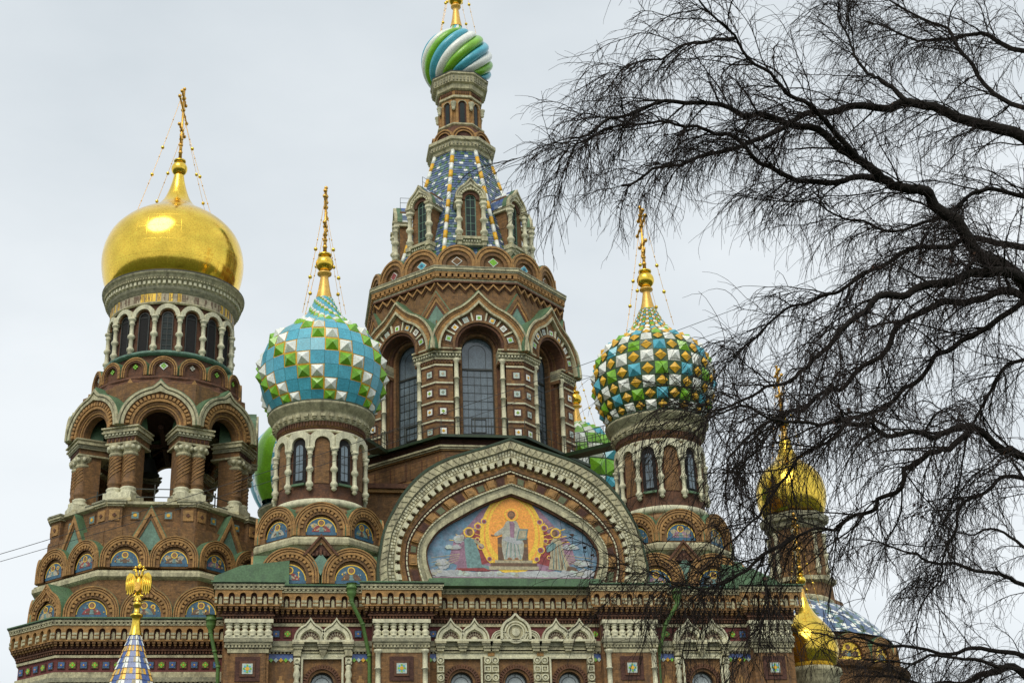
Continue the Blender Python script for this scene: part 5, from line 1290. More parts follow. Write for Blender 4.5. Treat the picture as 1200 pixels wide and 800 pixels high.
# mauve glory behind
MP([(-3.6, 1.0), (-3.3, 2.2), (-2.6, 3.0), (-1.6, 4.2), (-.2, 4.9), (.2, 4.9), (1.6, 4.2), (2.6, 3.0), (3.3, 2.2), (3.6, 1.0), (2, .4), (-2, .4)], 'mosaic_mauve', .006)
MP([(-2.3, .7), (-2.5, 2.2), (-1.6, 3.4), (-1.2, 1.0)], 'mosaic_red', .010); MP([(2.3, .7), (2.5, 2.2), (1.6, 3.4), (1.2, 1.0)], 'mosaic_red', .010)
for i in range(16):
    a = R(18 + 9.6 * i); 
    if 62 < math.degrees(a) < 118: continue
    for s in (1,):
        c, d = math.cos(a) , math.sin(a); L0, L1 = 1.9, 3.0 + rm.random() * .9
        p = [(c * L0, 1.6 + d * L0 * .8), (c * L1, 1.6 + d * L1 * .62)]; nn = (-.012, .02)
        MP([(p[0][0] + nn[0], p[0][1] + nn[1]), (p[1][0] + nn[0], p[1][1] + nn[1]), (p[1][0] - nn[0], p[1][1] - nn[1]), (p[0][0] - nn[0], p[0][1] - nn[1])], 'gold_mosaic', .013)
for s in (-1, 1):
    for k in range(4):
        v = 1.35 - .28 * k; MP([(s * 2.9, 1.5 - k * .1), (s * 4.55, v - .1), (s * 4.55, v - .13), (s * 2.9, 1.46 - k * .1)], 'mosaic_beige', .014)
oval = lambda a, b, c: [(a * math.sin(t) * (1 + .10 * math.cos(t)), c - b * math.cos(t)) for t in [2 * PI * i / 40 for i in range(40)]]
MP(oval(1.8, 2.45, 2.75), 'gold_mosaic', .018); MP(oval(1.58, 2.2, 2.8), 'orange_mosaic', .022); MP(oval(1.5, 2.12, 2.82), 'gold_mosaic', .025); MP(oval(1.3, 1.9, 2.95), 'orange_mosaic', .028)
for i in range(26):
    a = 2 * PI * i / 26; c, d = math.cos(a), math.sin(a)
    MP([(c * .3, 3.7 + d * .3), (c * 1.1 - d * .015, 3.7 + d * 1.1 + c * .015), (c * 1.1 + d * .015, 3.7 + d * 1.1 - c * .015)], 'gold_mosaic', .031) if abs(c * 1.1) < 1.1 and 3.7 + d * 1.1 < 4.7 else None
# throne and steps
MP([(-1.35, .55), (1.45, .55), (1.45, .75), (-1.35, .75)], 'mosaic_beige', .040); MP([(-1.25, .75), (1.35, .75), (1.35, .95), (-1.25, .95)], 'mosaic_brown', .040); MP([(-1.0, .95), (1.1, .95), (1.1, 1.12), (-1.0, 1.12)], 'mosaic_beige', .042)
MP([(-.82, 1.1), (-.5, 1.1), (-.5, 2.35), (-.6, 2.55), (-.82, 2.45)], 'mosaic_brown', .044); MP([(.55, 1.1), (.88, 1.1), (.88, 2.45), (.7, 2.55), (.55, 2.35)], 'mosaic_brown', .044); MP([(-.8, 1.9), (.85, 1.9), (.85, 2.1), (-.8, 2.1)], 'ochre', .045)
# seated figure
MP([(-.48, 1.15), (.52, 1.15), (.62, 1.6), (.66, 2.1), (.5, 2.6), (.42, 3.15), (.3, 3.45), (.1, 3.58), (-.1, 3.58), (-.32, 3.42), (-.48, 3.1), (-.55, 2.6), (-.6, 2.1), (-.56, 1.6)], 'mosaic_robe', .050)
MP([(-.1, 2.45), (.1, 2.3), (.18, 3.3), (.05, 3.5), (-.12, 3.45)], 'mosaic_mauve', .054)
MP([(-.48, 3.1), (-.95, 2.75), (-1.02, 2.62), (-.9, 2.55), (-.5, 2.7), (-.3, 2.9)], 'mosaic_robe', .054); MP([(-1.02, 2.62), (-1.2, 2.66), (-1.18, 2.58), (-1.0, 2.54)], 'skin', .056)
MP([(.42, 3.1), (.66, 2.7), (.55, 2.5), (.3, 2.75)], 'mosaic_cloud', .054)
MP([(.22, 2.3), (.8, 2.35), (.92, 3.0), (.4, 3.0)], 'mosaic_teal', .058); MP([(.3, 2.38), (.74, 2.42), (.84, 2.92), (.45, 2.92)], 'mosaic_beige', .061)
for k in range(7):
    u = -.42 + .14 * k; MP([(u, 1.2), (u + .05, 1.2), (u * .6 + .05, 2.2), (u * .6, 2.25)], 'mosaic_cloud' if k % 2 else 'mosaic_teal', .056)
MP([(-.55, 2.3), (.3, 2.05), (.6, 2.15), (.35, 2.4), (-.3, 2.55)], 'mosaic_cloud', .057)
MP(disc(0, 3.86, .40, 24), 'gold_mosaic', .056); MP(disc(0, 3.86, .32, 24), 'orange_mosaic', .059); MP(disc(0, 3.86, .22, 16, 1.1), 'mosaic_brown', .062); MP(disc(0, 3.83, .145, 14, 1.3), 'skin', .066); MP([(-.13, 3.76), (.13, 3.76), (.05, 3.58), (-.05, 3.58)], 'mosaic_brown', .068)
MP([(-.3, 1.16), (-.05, 1.16), (-.08, 1.26), (-.25, 1.28)], 'skin', .06); MP([(.1, 1.16), (.34, 1.16), (.28, 1.28), (.14, 1.26)], 'skin', .06)
# kneeling figures
MP([(-3.1, .55), (-2.0, .5), (-1.25, .55), (-1.3, .75), (-1.75, .85), (-1.85, 1.5), (-2.05, 2.1), (-2.15, 2.35), (-2.45, 2.5), (-2.7, 2.35), (-2.8, 1.8), (-2.85, 1.2)], 'mosaic_teal', .030)
MP([(-3.2, .5), (-2.55, .5), (-2.65, 1.4), (-2.7, 2.3), (-2.85, 2.2), (-2.95, 1.5)], 'mosaic_mauve', .034); MP([(-3.3, .48), (-1.2, .45), (-1.6, .65), (-3.1, .62)], 'mosaic_red', .036)
MP([(-2.15, 2.2), (-1.7, 1.85), (-1.6, 1.95), (-2.1, 2.4)], 'mosaic_beige', .037)
MP(disc(-2.42, 2.78, .31, 20), 'gold_mosaic', .036); MP(disc(-2.42, 2.78, .22, 18), 'mosaic_mauve', .038); MP(disc(-2.38, 2.76, .17, 14, 1.2), 'mosaic_brown', .040); MP(disc(-2.31, 2.74, .1, 10, 1.3), 'skin', .044)
MP([(2.0, .6), (2.9, .52), (3.3, .6), (3.15, .9), (2.95, 1.4), (2.85, 2.1), (2.75, 2.4), (2.45, 2.5), (2.2, 2.3), (2.15, 1.7), (2.1, 1.1)], 'mosaic_beige', .030)
for k in range(5): MP([(2.25 + .17 * k, .6), (2.3 + .17 * k, .6), (2.42 + .07 * k, 2.1), (2.39 + .07 * k, 2.1)], 'mosaic_brown' if k % 2 else 'mosaic_teal', .034)
MP([(2.3, 2.25), (1.9, 1.95), (1.95, 1.6), (2.35, 1.75), (2.5, 2.1)], 'mosaic_teal', .037); MP([(3.0, .5), (3.7, .5), (3.5, .72), (3.1, .8)], 'mosaic_brown', .033)
MP(disc(2.5, 2.78, .31, 20), 'gold_mosaic', .036); MP(disc(2.5, 2.78, .22, 18), 'mosaic_mauve', .038); MP(disc(2.44, 2.76, .17, 14, 1.2), 'mosaic_brown', .040); MP(disc(2.38, 2.75, .1, 10, 1.3), 'skin', .044)
# small haloed faces beside the oval
for (u, v, r_) in ((-1.55, 3.45, .19), (-1.9, 3.15, .22), (-1.75, 1.95, .22), (-1.3, 1.2, .18), (-1.95, 2.35, .14), (1.6, 3.45, .2), (1.85, 3.1, .22), (1.6, 1.75, .24), (1.9, 2.3, .16), (1.35, 1.2, .18), (2.05, 1.3, .12)):
    MP(disc(u, v, r_, 18), 'gold_mosaic', .030); MP(disc(u, v - r_ * .1, r_ * .72, 16), 'mosaic_mauve', .033); MP(disc(u, v - r_ * .05, r_ * .42, 12, 1.2), 'mosaic_red', .036)
# clouds
for (u, v, a, b) in ((-4.1, .25, .6, .3), (-3.9, .85, .35, .3), (-3.4, .3, .7, .22), (-2.4, .2, 1.0, .24), (-1.2, .25, .9, .2), (0, .2, 1.1, .2), (1.2, .25, 1.0, .24), (2.3, .22, .9, .22), (3.4, .3, .8, .3), (4.1, .35, .5, .25), (3.9, .95, .45, .2), (-3.0, 2.35, .3, .25), (3.3, 1.9, .5, .13), (-3.3, 1.85, .45, .12)):
    blob(u, v, a, b, 'mosaic_cloud', .02 + .02 * (b < .27) + rm.random() * .006)
    for _ in range(5): blob(u + rm.uniform(-a, a) * .7, v + rm.uniform(-.3, 1) * b * .6, rm.uniform(.1, .22), rm.uniform(.07, .14), rm.choice(('mosaic_cloud', 'mosaic_robe', 'mosaic_cloud', 'tile_pale')), .05 + rm.random() * .01)
MP([(-4.4, .0), (4.4, .0), (4.45, .10), (-4.45, .10)], 'mosaic_mauve', .064)
obj('mosaic', mb, gab, 'large mosaic of a seated robed figure in a gold oval between kneeling figures')

# ------------------------------------------------------------------ east end
EX, EY = 34.9, 98.0
mb = MB()
mb.lathe((EX, EY, 0), [(7.3, 0), (7.3, 20.5), (7.6, 20.6), (7.7, 20.8), (7.7, 20.9), (7.0, 21.1)], 40, 'brick', smooth=False)
mb.lathe((EX, EY, 0), [(6.6, 20.8), (6.6, 23.1), (6.3, 23.2)], 40, 'brick')
mb.lathe((EX, EY, 0), [(3.0, 25.85), (3.2, 25.9), (3.3, 26.2), (3.1, 26.35), (2.4, 26.5)], 32, 'stone')
mb.octa(EX + 2.6, EY + 2, [(2.2, 25.6), (2.0, 26.8), (1.2, 27.2)], 'brick')
apse = part('apse', mb, 'rounded east end under a tiled half dome')
mb = MB(); prof = profile_at([(6.85, 22.9), (6.0, 24.0), (4.7, 25.2), (3.1, 26.0)], None)
rows_ = 26; cols_ = 104
Pq = [prof[int(i * (len(prof) - 1) / rows_)] for i in range(rows_ + 1)]
for i in range(rows_):
    for j in range(cols_):
        vs = []
        for jj, (r_, z_) in ((j, Pq[i]), (j + 1, Pq[i]), (j + 1, Pq[i + 1]), (j, Pq[i + 1])):
            a = 2 * PI * (jj + (i % 2) * .5) / cols_; vs.append((EX + r_ * math.sin(a), EY - r_ * math.cos(a), z_))
        x_ = (j + i) % 8; y_ = (j - i) % 8
        mb.add(vs, [(0, 1, 2, 3)], 'tile_white' if x_ == 0 or y_ == 0 else 'tent_blue' if (x_ + y_) % 3 else 'mosaic_teal' if x_ > 4 else 'tile_ground')
obj('half_dome', mb, apse, 'blue, white and green tiled half dome')
gm = kok_mesh('kokoshnik', 1.35, .82, 1.0)
for k in range(-1, 6):
    a = R(-10 + 24 * k); inst('kokoshnik', gm, apse, EX, EY, 6.9, 21.45, a); inst('mosaic_icon', icon(.98, 'gold', 'mosaic_brown', 4 if k % 2 else 0), apse, EX, EY, 6.78, 21.3, a)
# far gilded dome
GX, GY = 36.9, 100.0
mb = MB()
mb.octa(GX, GY, [(2.2, 24.5), (2.0, 28.0), (1.75, 28.3), (1.75, 32.3)], 'brick'); mb.octa(GX, GY, [(1.8, 27.9), (2.3, 28.1), (2.3, 28.4), (1.8, 28.5)], 'stone')
mb.octa(GX, GY, [(1.75, 32.0), (2.0, 32.2), (2.0, 32.5), (2.25, 32.6), (2.3, 32.9), (2.3, 33.1)], 'grey_stone')
gt = part('dome_tower', mb, 'slim tower of the east end under a gilded dome')
cs_ = column_mesh(3.2, .16, 'white_stone', 0)
for k in range(8): inst('column', cs_, gt, GX, GY, 1.95, 28.6, (k + .5) * PI / 4)
mb = MB(); prof = profile_at([(2.0, 33.1), (2.3, 33.6), (2.5, 34.4), (2.52, 35.2), (2.35, 36.0), (1.95, 36.7), (1.4, 37.2), (.9, 37.7), (.55, 38.4), (.4, 39.2)], None)
mb.lathe((GX, GY, 0), prof, 48, 'gold_sheet_far'); obj('dome', mb, gt, 'faceted gilded dome behind the branches')
cross_and_ball(gt, GX, GY, 39.1, 40.6, .45, 45.2, 37.2, 1.3, tube_r=.38, az=.1)
SX, SY = 31.15, 84.4
mb = MB(); mb.lathe((SX, SY, 0), [(1.45, 0), (1.45, 17.9), (1.5, 18.0), (1.6, 18.2), (1.6, 18.5), (1.8, 18.7), (1.8, 18.95), (1.3, 19.1)], 24, 'stone')
st_ = part('dome_tower', mb, 'low round turret with a drop shaped gilded dome beside the front')
mb = MB(); prof = profile_at([(1.25, 18.95), (1.56, 19.35), (1.74, 20.0), (1.70, 20.65), (1.46, 21.25), (1.06, 21.8), (.64, 22.3), (.36, 22.8), (.22, 23.3)], None)
mb.lathe((SX, SY, 0), prof, 40, 'gold_sheet_low'); obj('dome', mb, st_, 'smooth drop shaped gilded dome')
q = column_mesh(1.0, .12, 'stone', 1)
for k in range(12): inst('column', q, st_, SX, SY, 1.5, 16.9, k * PI / 6)
cross_and_ball(st_, SX, SY, 23.2, 24.4, .3, 28.6, 22.7, 1.0, tube_r=.22, az=.2)

# ------------------------------------------------------------------ porch with a tiled tent and a gilded eagle
PX, PY = -6.95, 76.0
mb = MB()
for sx in (-1, 1):
    for sy in (-1, 1): mb.lathe((PX + sx * 1.9, PY + sy * 1.9, 0), [(.5, 0), (.5, .8), (.36, .9), (.36, 4.6), (.5, 4.9), (.55, 5.4)], 16, 'stone')
mb.box(T0, PX - 2.6, PX + 2.6, 5.4, 9.6, -PY - 2.6, -PY + 2.6, 'brick'); mb.box(T0, PX - 2.9, PX + 2.9, 9.6, 10.2, -PY - 2.9, -PY + 2.9, 'stone')
mb.box(T0, PX - 2.6, PX + 2.6, 5.4, 9.6, -PY - 8.5, -PY - 2.6, 'brick')
porch = part('porch', mb, 'porch under a small tiled tent in front of the bell tower')
mb = MB()
def pk2(i, j, k):
    # ribs of white and olive down the middle of each face edge, blue scales between
    return None
zt0, zt1, a0_, a1_ = 10.2, 19.15, 3.05, .26
nf = 8
rowsP = 30
for k in range(nf):
    az_ = k * 2 * PI / nf; kk = math.tan(PI / nf)
    for i in range(rowsP):
        t0, t1 = i / rowsP, (i + 1) / rowsP
        b0 = a0_ + (a1_ - a0_) * t0; b1 = a0_ + (a1_ - a0_) * t1; z0 = zt0 + (zt1 - zt0) * t0; z1 = zt0 + (zt1 - zt0) * t1
        Tb = TF(PX + b0 * math.sin(az_), PY - b0 * math.cos(az_), 0, az_); Tt = TF(PX + b1 * math.sin(az_), PY - b1 * math.cos(az_), 0, az_)
        us = [-1, -.62, -.2, .2, .62, 1]
        for j in range(5):
            edge = j in (0, 4)
            alt = (i // 2) % 2
            if edge: m = 'tile_white' if alt == 0 else 'gold_paint'
            elif j == 2: m = 'tile_blue' if i % 4 < 3 else 'tile_yellow'
            else: m = 'tile_blue' if (i + j) % 4 else 'mosaic_beige'
            lift = .05 if edge else .02
            mb.add([Tb(us[j] * b0 * kk, z0, lift), Tb(us[j + 1] * b0 * kk, z0, lift), Tt(us[j + 1] * b1 * kk, z1, 0), Tt(us[j] * b1 * kk, z1, 0), Tb(us[j] * b0 * kk, z0, -.02), Tb(us[j + 1] * b0 * kk, z0, -.02)], [(0, 1, 2, 3), (4, 5, 1, 0)], m)
obj('tent_roof', mb, porch, 'tent roof striped with white, gold and blue tiles')
mb = MB(); mb.lathe((PX, PY, 0), [(.34, 19.1), (.24, 19.5), (.19, 19.95), (.22, 20.0), (.32, 20.08), (.32, 20.16), (.16, 20.25), (.13, 20.55), (.2, 20.6), (.22, 20.7), (.2, 20.78), (.1, 20.84), (.09, 21.0)], 16, 'gold'); obj('spire', mb, porch)
# two-headed eagle
mb = MB(); ET = TF(PX, PY, 21.0, -.18)
def wing(s):
    out_ = [(s * .12, .95), (s * .28, 1.25), (s * .48, 1.32), (s * .62, 1.15), (s * .66, .8), (s * .62, .45), (s * .54, .18), (s * .46, .32), (s * .40, .14), (s * .33, .32), (s * .27, .2), (s * .2, .42), (s * .12, .5)]
    if s < 0: pass
    else: out_ = out_[::-1]
    mb.prism(ET, out_, -.05, .06, 'gold')
    for q_ in range(4): mb.tube([ET(s * (.3 + .09 * q_), 1.15 - .05 * q_, .07), ET(s * (.26 + .1 * q_), .3, .06)], .028, 'gold', 5)
wing(1); wing(-1)
mb.lathe(ET(0, 0, 0), [(.02, .1), (.1, .18), (.16, .4), (.2, .65), (.17, .9), (.1, 1.08), (.05, 1.12)], 14, 'gold')
for s in (-1, 1):
    mb.tube([ET(s * .05, 1.0, 0), ET(s * .14, 1.2, .01), ET(s * .16, 1.38, .02), ET(s * .22, 1.46, .03)], [.09, .075, .06, .065], 'gold', 8); mb.ball(ET(s * .21, 1.47, .03), .075, 'gold', 8)
    mb.tube([ET(s * .26, 1.48, .03), ET(s * .33, 1.46, .03), ET(s * .36, 1.41, .03)], [.04, .03, .008], 'gold', 6)
    mb.tube([ET(s * .1, .3, 0), ET(s * .17, .12, .04), ET(s * .24, .06, .08)], [.06, .04, .03], 'gold', 6)
    mb.lathe(ET(s * .2, 1.55, .03), [(.06, 0), (.08, .05), (.05, .1), (0, .13)], 8, 'gold')
mb.lathe(ET(0, 1.55, 0), [(.1, 0), (.09, .05), (.13, .12), (.09, .2), (.03, .24), (.03, .32), (0, .34)], 10, 'gold'); mb.tube([ET(0, 1.1, 0), ET(0, 1.56, 0)], .03, 'gold', 6)
mb.prism(ET, [(-.13, .42), (0, .3), (.13, .42), (.13, .78), (-.13, .78)], .1, .22, 'gold_worn'); mb.prism(ET, [(-.14, .0), (.14, .0), (.2, -.12), (0, -.05), (-.2, -.12)][::-1], -.04, .04, 'gold')
mb.prism(ET, [(-.06, .3), (-.16, -.02), (0, -.08), (.16, -.02), (.06, .3)], -.04, .05, 'gold')
mb.ball(ET(.26, .08, .1), .075, 'gold', 8)
obj('eagle', mb, porch, 'gilded two headed eagle on the tent tip')

# ------------------------------------------------------------------ cables across the view
def cable(name, label, pts, r_):
    mb = MB(); P_ = []
    (x0, y0, z0), (x1, y1, z1), sag = pts
    for i in range(41):
        t = i / 40; P_.append((x0 + (x1 - x0) * t, y0 + (y1 - y0) * t, z0 + (z1 - z0) * t - sag * 4 * t * (1 - t)))
    mb.tube(P_, r_, 'cable', 5); o = obj(name, mb, None); o['label'] = label; o['category'] = 'cable'; o['group'] = 'cables strung across in front of the church'
cable('cable', 'upper of the two thin dark cables rising from the left edge across the towers', ((-52.5, 50, 4.2), (57.5, 50, 45.4), 4.8), .011)
cable('cable', 'lower of the two thin dark cables rising from the left edge across the towers', ((-52.5, 50.4, 4.4), (57.5, 50.4, 43.8), 4.4), .010)
cable('cable', 'short length of dark cable at the far left beside the foot of the bell tower', ((-60, 118, 22.6), (-10, 110, 23.2), .5), .03)
# ------------------------------------------------------------------ bare trees
LIMBS1 = [[(16.57,26.0,13.39,0.21),(15.09,25.85,14.91,0.199),(14.19,25.69,15.59,0.186),(13.5,25.54,16.38,0.174),(12.93,25.38,16.71,0.16),(12.24,25.23,16.87,0.147),(11.59,25.08,17.22,0.133),(10.76,24.92,17.65,0.12),(10.1,24.77,17.86,0.107),(9.16,24.62,17.95,0.093),(8.23,24.46,18.02,0.08),(7.12,24.31,17.79,0.067),(6.11,24.15,17.33,0.054),(5.3,24.0,16.84,0.041)],[(18.25,27.0,17.85,0.192),(16.57,27.18,19.43,0.182),(15.68,27.36,19.76,0.17),(14.9,27.55,20.25,0.157),(14.18,27.73,20.53,0.144),(13.35,27.91,20.52,0.131),(12.43,28.09,20.44,0.117),(11.53,28.27,20.2,0.104),(10.51,28.45,19.74,0.09),(9.3,28.64,19.32,0.076),(8.32,28.82,19.04,0.062),(7.54,29.0,18.76,0.049)],[(12.61,26.0,17.33,0.1),(11.91,25.9,17.36,0.092),(11.1,25.8,17.11,0.084),(10.24,25.7,17.23,0.076),(9.5,25.6,17.5,0.069),(8.88,25.5,17.94,0.062),(8.31,25.4,18.05,0.055),(7.57,25.3,18.1,0.047),(6.63,25.2,17.82,0.04),(5.71,25.1,17.4,0.032),(5.15,25.0,16.92,0.025)],[(11.55,25.0,17.18,0.079),(10.7,24.67,17.94,0.07),(10.0,24.33,18.29,0.06),(9.22,24.0,18.62,0.051),(8.63,23.67,19.07,0.042),(7.97,23.33,19.59,0.034),(7.49,23.0,20.02,0.025)],[(13.83,27.0,20.03,0.077),(13.46,27.2,20.62,0.068),(13.19,27.4,21.09,0.059),(12.93,27.6,21.66,0.05),(12.88,27.8,22.66,0.041),(13.05,28.0,24.07,0.031)],[(17.07,28.0,19.96,0.091),(16.76,28.4,21.39,0.08),(16.42,28.8,22.88,0.07),(16.08,29.2,23.91,0.058),(15.24,29.6,24.8,0.046),(14.63,30.0,26.0,0.034)],[(9.48,26.0,20.78,0.056),(8.61,25.75,20.43,0.046),(7.76,25.5,19.93,0.036),(7.11,25.25,19.43,0.027),(6.49,25.0,19.12,0.017)],[(16.23,25.0,13.51,0.153),(14.56,24.91,14.53,0.143),(13.62,24.82,14.6,0.131),(12.65,24.73,14.36,0.119),(11.77,24.64,14.04,0.107),(11.08,24.55,13.66,0.095),(10.37,24.45,13.1,0.084),(9.85,24.36,12.57,0.072),(9.35,24.27,12.08,0.061),(8.8,24.18,11.78,0.051),(8.02,24.09,11.47,0.041),(7.31,24.0,10.93,0.03)],[(17.39,27.0,14.25,0.128),(15.67,26.9,15.25,0.119),(14.42,26.8,15.05,0.109),(13.37,26.7,14.72,0.099),(12.48,26.6,14.1,0.088),(11.59,26.5,13.26,0.078),(10.84,26.4,12.64,0.068),(10.14,26.3,12.22,0.059),(9.38,26.2,11.98,0.05),(8.77,26.1,11.4,0.041),(8.33,26.0,10.67,0.032)],[(18.45,28.0,16.21,0.116),(16.53,28.0,16.99,0.107),(15.53,28.0,17.17,0.097),(14.46,28.0,16.9,0.086),(13.41,28.0,16.64,0.076),(12.32,28.0,15.96,0.066),(11.48,28.0,15.51,0.056),(10.67,28.0,15.17,0.046),(9.83,28.0,14.44,0.036),(9.23,28.0,14.02,0.027)],[(14.86,24.0,9.61,0.108),(13.27,23.82,10.42,0.101),(12.75,23.64,10.55,0.093),(12.2,23.45,10.82,0.086),(11.49,23.27,10.6,0.078),(10.83,23.09,10.57,0.07),(10.09,22.91,10.53,0.063),(9.55,22.73,10.58,0.056),(9.0,22.55,10.52,0.049),(8.15,22.36,10.48,0.041),(7.37,22.18,10.54,0.035),(6.72,22.0,10.34,0.028)],[(12.49,24.0,11.03,0.086),(11.99,24.1,10.66,0.079),(11.48,24.2,10.49,0.073),(11.11,24.3,10.25,0.066),(10.76,24.4,9.76,0.06),(10.4,24.5,9.49,0.054),(9.75,24.6,9.32,0.047),(9.09,24.7,9.15,0.041),(8.65,24.8,8.61,0.035),(8.47,24.9,8.08,0.029),(8.33,25.0,7.42,0.022)],[(15.77,26.0,15.12,0.089),(14.25,26.09,14.08,0.082),(13.53,26.18,13.66,0.076),(12.92,26.27,13.24,0.07),(12.31,26.36,12.67,0.064),(11.52,26.45,12.22,0.058),(10.53,26.55,11.56,0.052),(9.85,26.64,11.09,0.046),(9.38,26.73,10.41,0.041),(8.84,26.82,9.91,0.035),(8.39,26.91,9.43,0.03),(7.97,27.0,9.11,0.024)],[(16.76,28.0,10.0,0.071),(15.6,28.17,11.53,0.065),(14.88,28.33,11.38,0.057),(14.29,28.5,10.86,0.05),(13.87,28.67,10.16,0.042),(13.55,28.83,9.47,0.034),(13.24,29.0,8.79,0.027)],[(20.04,29.0,22.25,0.107),(18.4,29.4,23.44,0.094),(17.55,29.8,24.19,0.079),(16.55,30.2,24.13,0.064),(15.85,30.6,24.63,0.049),(14.93,31.0,25.39,0.034)],[(19.06,30.0,13.89,0.08),(17.39,30.4,15.31,0.071),(16.88,30.8,15.02,0.061),(16.51,31.2,14.29,0.051),(16.1,31.6,13.35,0.041),(15.9,32.0,12.41,0.031)],[(9.55,26.0,9.54,0.056),(8.77,25.8,9.03,0.047),(8.02,25.6,8.57,0.039),(7.47,25.4,8.36,0.031),(6.8,25.2,8.46,0.023),(6.21,25.0,8.52,0.015)],[(19.05,29.0,18.55,0.092),(17.29,28.86,18.85,0.083),(16.16,28.71,18.94,0.073),(15.11,28.57,18.12,0.064),(13.92,28.43,17.54,0.054),(12.85,28.29,17.63,0.046),(11.83,28.14,17.94,0.037),(10.58,28.0,17.91,0.029)]]
LIMBS2 = [[(22.98,40.0,11.49,0.099),(21.46,39.83,12.33,0.089),(20.43,39.67,12.63,0.078),(19.28,39.5,12.75,0.068),(18.28,39.33,12.97,0.057),(17.4,39.17,13.24,0.047),(16.34,39.0,13.38,0.036)],[(22.45,40.0,10.13,0.11),(21.25,40.17,10.31,0.098),(20.1,40.33,10.59,0.086),(18.81,40.5,10.53,0.074),(17.29,40.67,10.77,0.061),(16.3,40.83,10.98,0.049),(15.25,41.0,11.21,0.037)],[(22.33,40.0,9.52,0.097),(20.99,39.8,9.84,0.085),(19.65,39.6,10.05,0.072),(18.3,39.4,10.13,0.06),(17.19,39.2,9.97,0.047),(16.13,39.0,10.0,0.035)],[(22.6,41.0,8.25,0.172),(21.38,40.8,10.05,0.151),(20.34,40.6,9.89,0.128),(19.16,40.4,9.61,0.104),(18.06,40.2,9.62,0.082),(16.73,40.0,9.73,0.06)],[(23.71,41.0,12.51,0.077),(22.45,41.25,13.9,0.065),(21.56,41.5,14.5,0.052),(20.83,41.75,14.43,0.039),(19.94,42.0,15.18,0.026)]]

rg = random.Random(21)
def fast_tube(mb, pts, r0, r1, m, seg=3):
    n = len(pts); V = []
    d = pts[-1] - pts[0]
    x = d.cross(Vector((0.2, 1, .1))); x.normalize(); d.normalize(); y = d.cross(x)
    cs = [(math.cos(2 * PI * k / seg), math.sin(2 * PI * k / seg)) for k in range(seg)]
    for i, p in enumerate(pts):
        r = r0 + (r1 - r0) * i / (n - 1)
        for c, s_ in cs: V.append(p + x * (c * r) + y * (s_ * r))
    mb.add(V, [(i * seg + k, i * seg + (k + 1) % seg, (i + 1) * seg + (k + 1) % seg, (i + 1) * seg + k) for i in range(n - 1) for k in range(seg)], m, True)
def rv_(s): return Vector((rg.gauss(0, s), rg.gauss(0, s), rg.gauss(0, s)))
def grow(p, d, length, steps, wob, grav):
    pts = [p.copy()]; st = length / steps; d = d.normalized()
    for i in range(steps):
        d = (d + rv_(wob) + Vector((0, 0, -grav * (1 + i * .4)))).normalized(); p = p + d * st; pts.append(p.copy())
    return pts
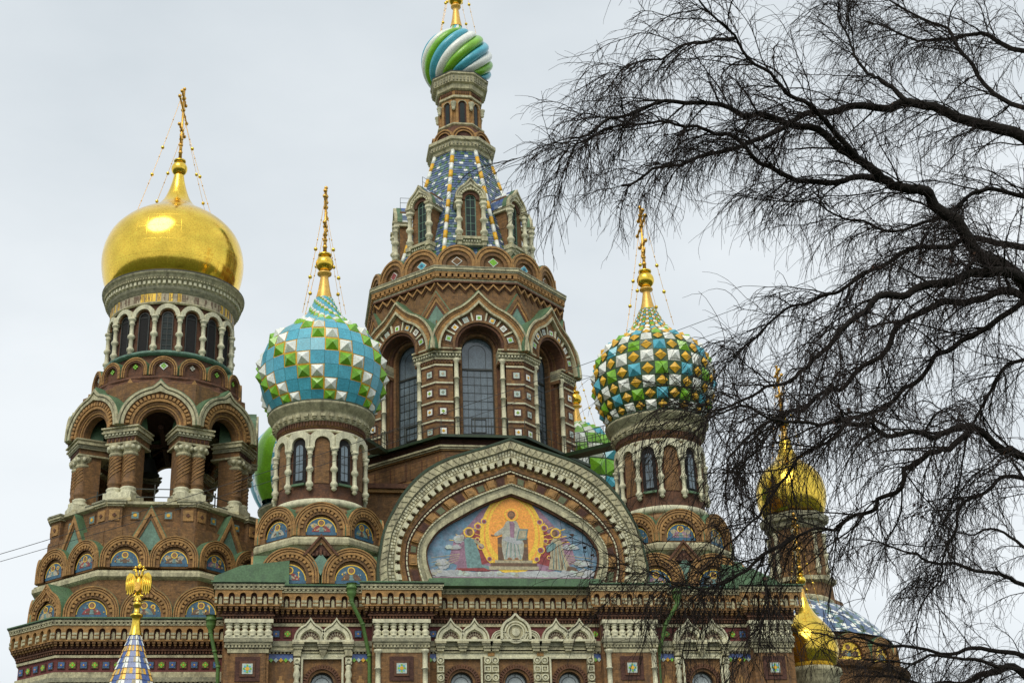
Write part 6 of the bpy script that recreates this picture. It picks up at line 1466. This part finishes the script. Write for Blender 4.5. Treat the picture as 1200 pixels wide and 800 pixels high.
def tree(name, label, loc, limbs, trunk, tr, dens=1.0, drop=.05, thin=1.0):
    t = thing(name, label, 'tree', loc)
    off = Vector(loc)
    def tp(nm, mb, lab=None):
        o = obj(nm, mb, t, lab, tuple(-off)); return o
    mb = MB(); mb.tube(trunk, tr, 'bark', 16); tp('trunk', mb)
    tw = MB(); leaves = MB()
    for L in limbs:
        mb = MB(); P = [Vector(q[:3]) for q in L]
        for i in range(len(trunk) - 1):      # root the limb inside the trunk
            (x0, y0, z0), (x1, y1, z1) = trunk[i], trunk[i + 1]; zz = P[0].z - .3
            if z0 <= zz < z1:
                f = (zz - z0) / (z1 - z0); q = Vector((x0 + (x1 - x0) * f, y0 + (y1 - y0) * f, zz))
                if P[0].x > q.x - 1.3: P[0] = q
                break
        Rr = [q[3] * thin for q in L]
        # smooth the traced line
        fp, fr = [], []
        for i in range(len(P) - 1):
            p0, p1, p2, p3 = P[max(i - 1, 0)], P[i], P[i + 1], P[min(i + 2, len(P) - 1)]
            for j in range(5):
                s_ = j / 5
                fp.append(.5 * (2 * p1 + (p2 - p0) * s_ + (2 * p0 - 5 * p1 + 4 * p2 - p3) * s_ * s_ + (3 * p1 - p0 - 3 * p2 + p3) * s_ ** 3) + rv_(.012)); fr.append(Rr[i] + (Rr[i + 1] - Rr[i]) * s_)
        fp.append(P[-1]); fr.append(Rr[-1])
        ph = [rg.uniform(0, 6.28) for _ in range(6)]
        for i in range(3, len(fp)):   # crooked growth
            amp = .05 * min(1, i / 14)
            fp[i] = fp[i] + Vector((math.sin(i * .9 + ph[0]) + math.sin(i * .43 + ph[1]), math.sin(i * .8 + ph[2]), math.sin(i * 1.05 + ph[3]) + math.sin(i * .37 + ph[4]))) * amp
            fr[i] *= 1 - .3 * i / len(fp)
        mb.tube(fp, fr, 'bark', 8)
        n = len(fp); acc = 0
        for i in range(4, n):
            seg_l = (fp[i] - fp[i - 1]).length; acc += seg_l * dens
            while acc > .23 or i == n - 1:
                acc = acc - .23 if i < n - 1 else 0
                tan = (fp[i] - fp[i - 2]).normalized()
                fr_ = i / n
                side = Vector((rg.gauss(0, 1), rg.gauss(0, 1.0), rg.gauss(0, 1))); side -= tan * side.dot(tan); side.normalize()
                d = (tan * rg.uniform(.55, 1.2) + side * rg.uniform(.5, 1.0) + Vector((-.18, 0, 0)))
                ln = rg.uniform(1.1, 2.5) * (1.05 - .35 * fr_)
                if i == n - 1: d = tan; ln = 1.1
                r0 = min(fr[i] * .55, rg.uniform(.010, .024)); b = grow(fp[i], d, ln, 9, .12, drop * rg.uniform(.1, 1.1))
                mb.tube(b, [r0 + (.006 - r0) * k / 9 for k in range(10)], 'bark', 5, False)
                for k in range(1, 10):
                    for _ in range(rg.choice((1, 1, 2, 2))):
                        q = b[k - 1].lerp(b[k], rg.random()); tn = (b[k] - b[k - 1]).normalized()
                        d2 = tn * rg.uniform(.4, 1.1) + rv_(.45)
                        c = grow(q, d2, rg.uniform(.4, 1.25), 6, .13, drop * rg.uniform(1.0, 3.4))
                        fast_tube(tw, c, .0078, .0040, 'twig')
                        for _ in range(rg.choice((1, 2, 3))):
                            kk = rg.randint(1, 6); d3 = (c[kk] - c[kk - 1]).normalized() + rv_(.4); e = grow(c[kk], d3, rg.uniform(.18, .6), 4, .15, drop * rg.uniform(1.0, 4.0)); fast_tube(tw, e, .0048, .0030, 'twig')
                if rg.random() < .035:
                    for _ in range(7):
                        q = b[rg.randint(4, 9)] + rv_(.07); s_ = rg.uniform(.03, .06); u_, v_ = rv_(1).normalized() * s_, rv_(1).normalized() * s_; leaves.add([q, q + u_, q + u_ + v_ * 1.6, q + v_], [(0, 1, 2, 3)], 'dead_leaf')
                if i == n - 1: break
        tp('limb', mb)
    o = tp('twigs', tw); o['kind'] = 'stuff'
    if leaves.v: o = tp('dry_leaves', leaves)
    return t

tree('bare_tree', 'large leafless tree whose dark branches spread over the right half of the view', (17.2, 27, 0), LIMBS1, [(17.2, 27, 0), (17.1, 27, 1.5), (17.3, 27, 8), (17.35, 27, 13.8), (17.7, 27, 17.4), (18.7, 27, 20.8), (19.8, 27, 24.6), (20.5, 27, 28)], [.55, .42, .38, .34, .28, .22, .15, .06], dens=1.2, thin=.76)
tree('bare_tree', 'leafless tree low in the right corner in front of the golden turret', (22.4, 40, 0), LIMBS2, [(22.4, 40, 0), (22.3, 40, 1.5), (22.3, 40, 8), (22.9, 40, 11), (23.6, 40, 13.5), (24, 40, 16)], [.45, .34, .3, .22, .15, .07], dens=.75, drop=.05, thin=.8)
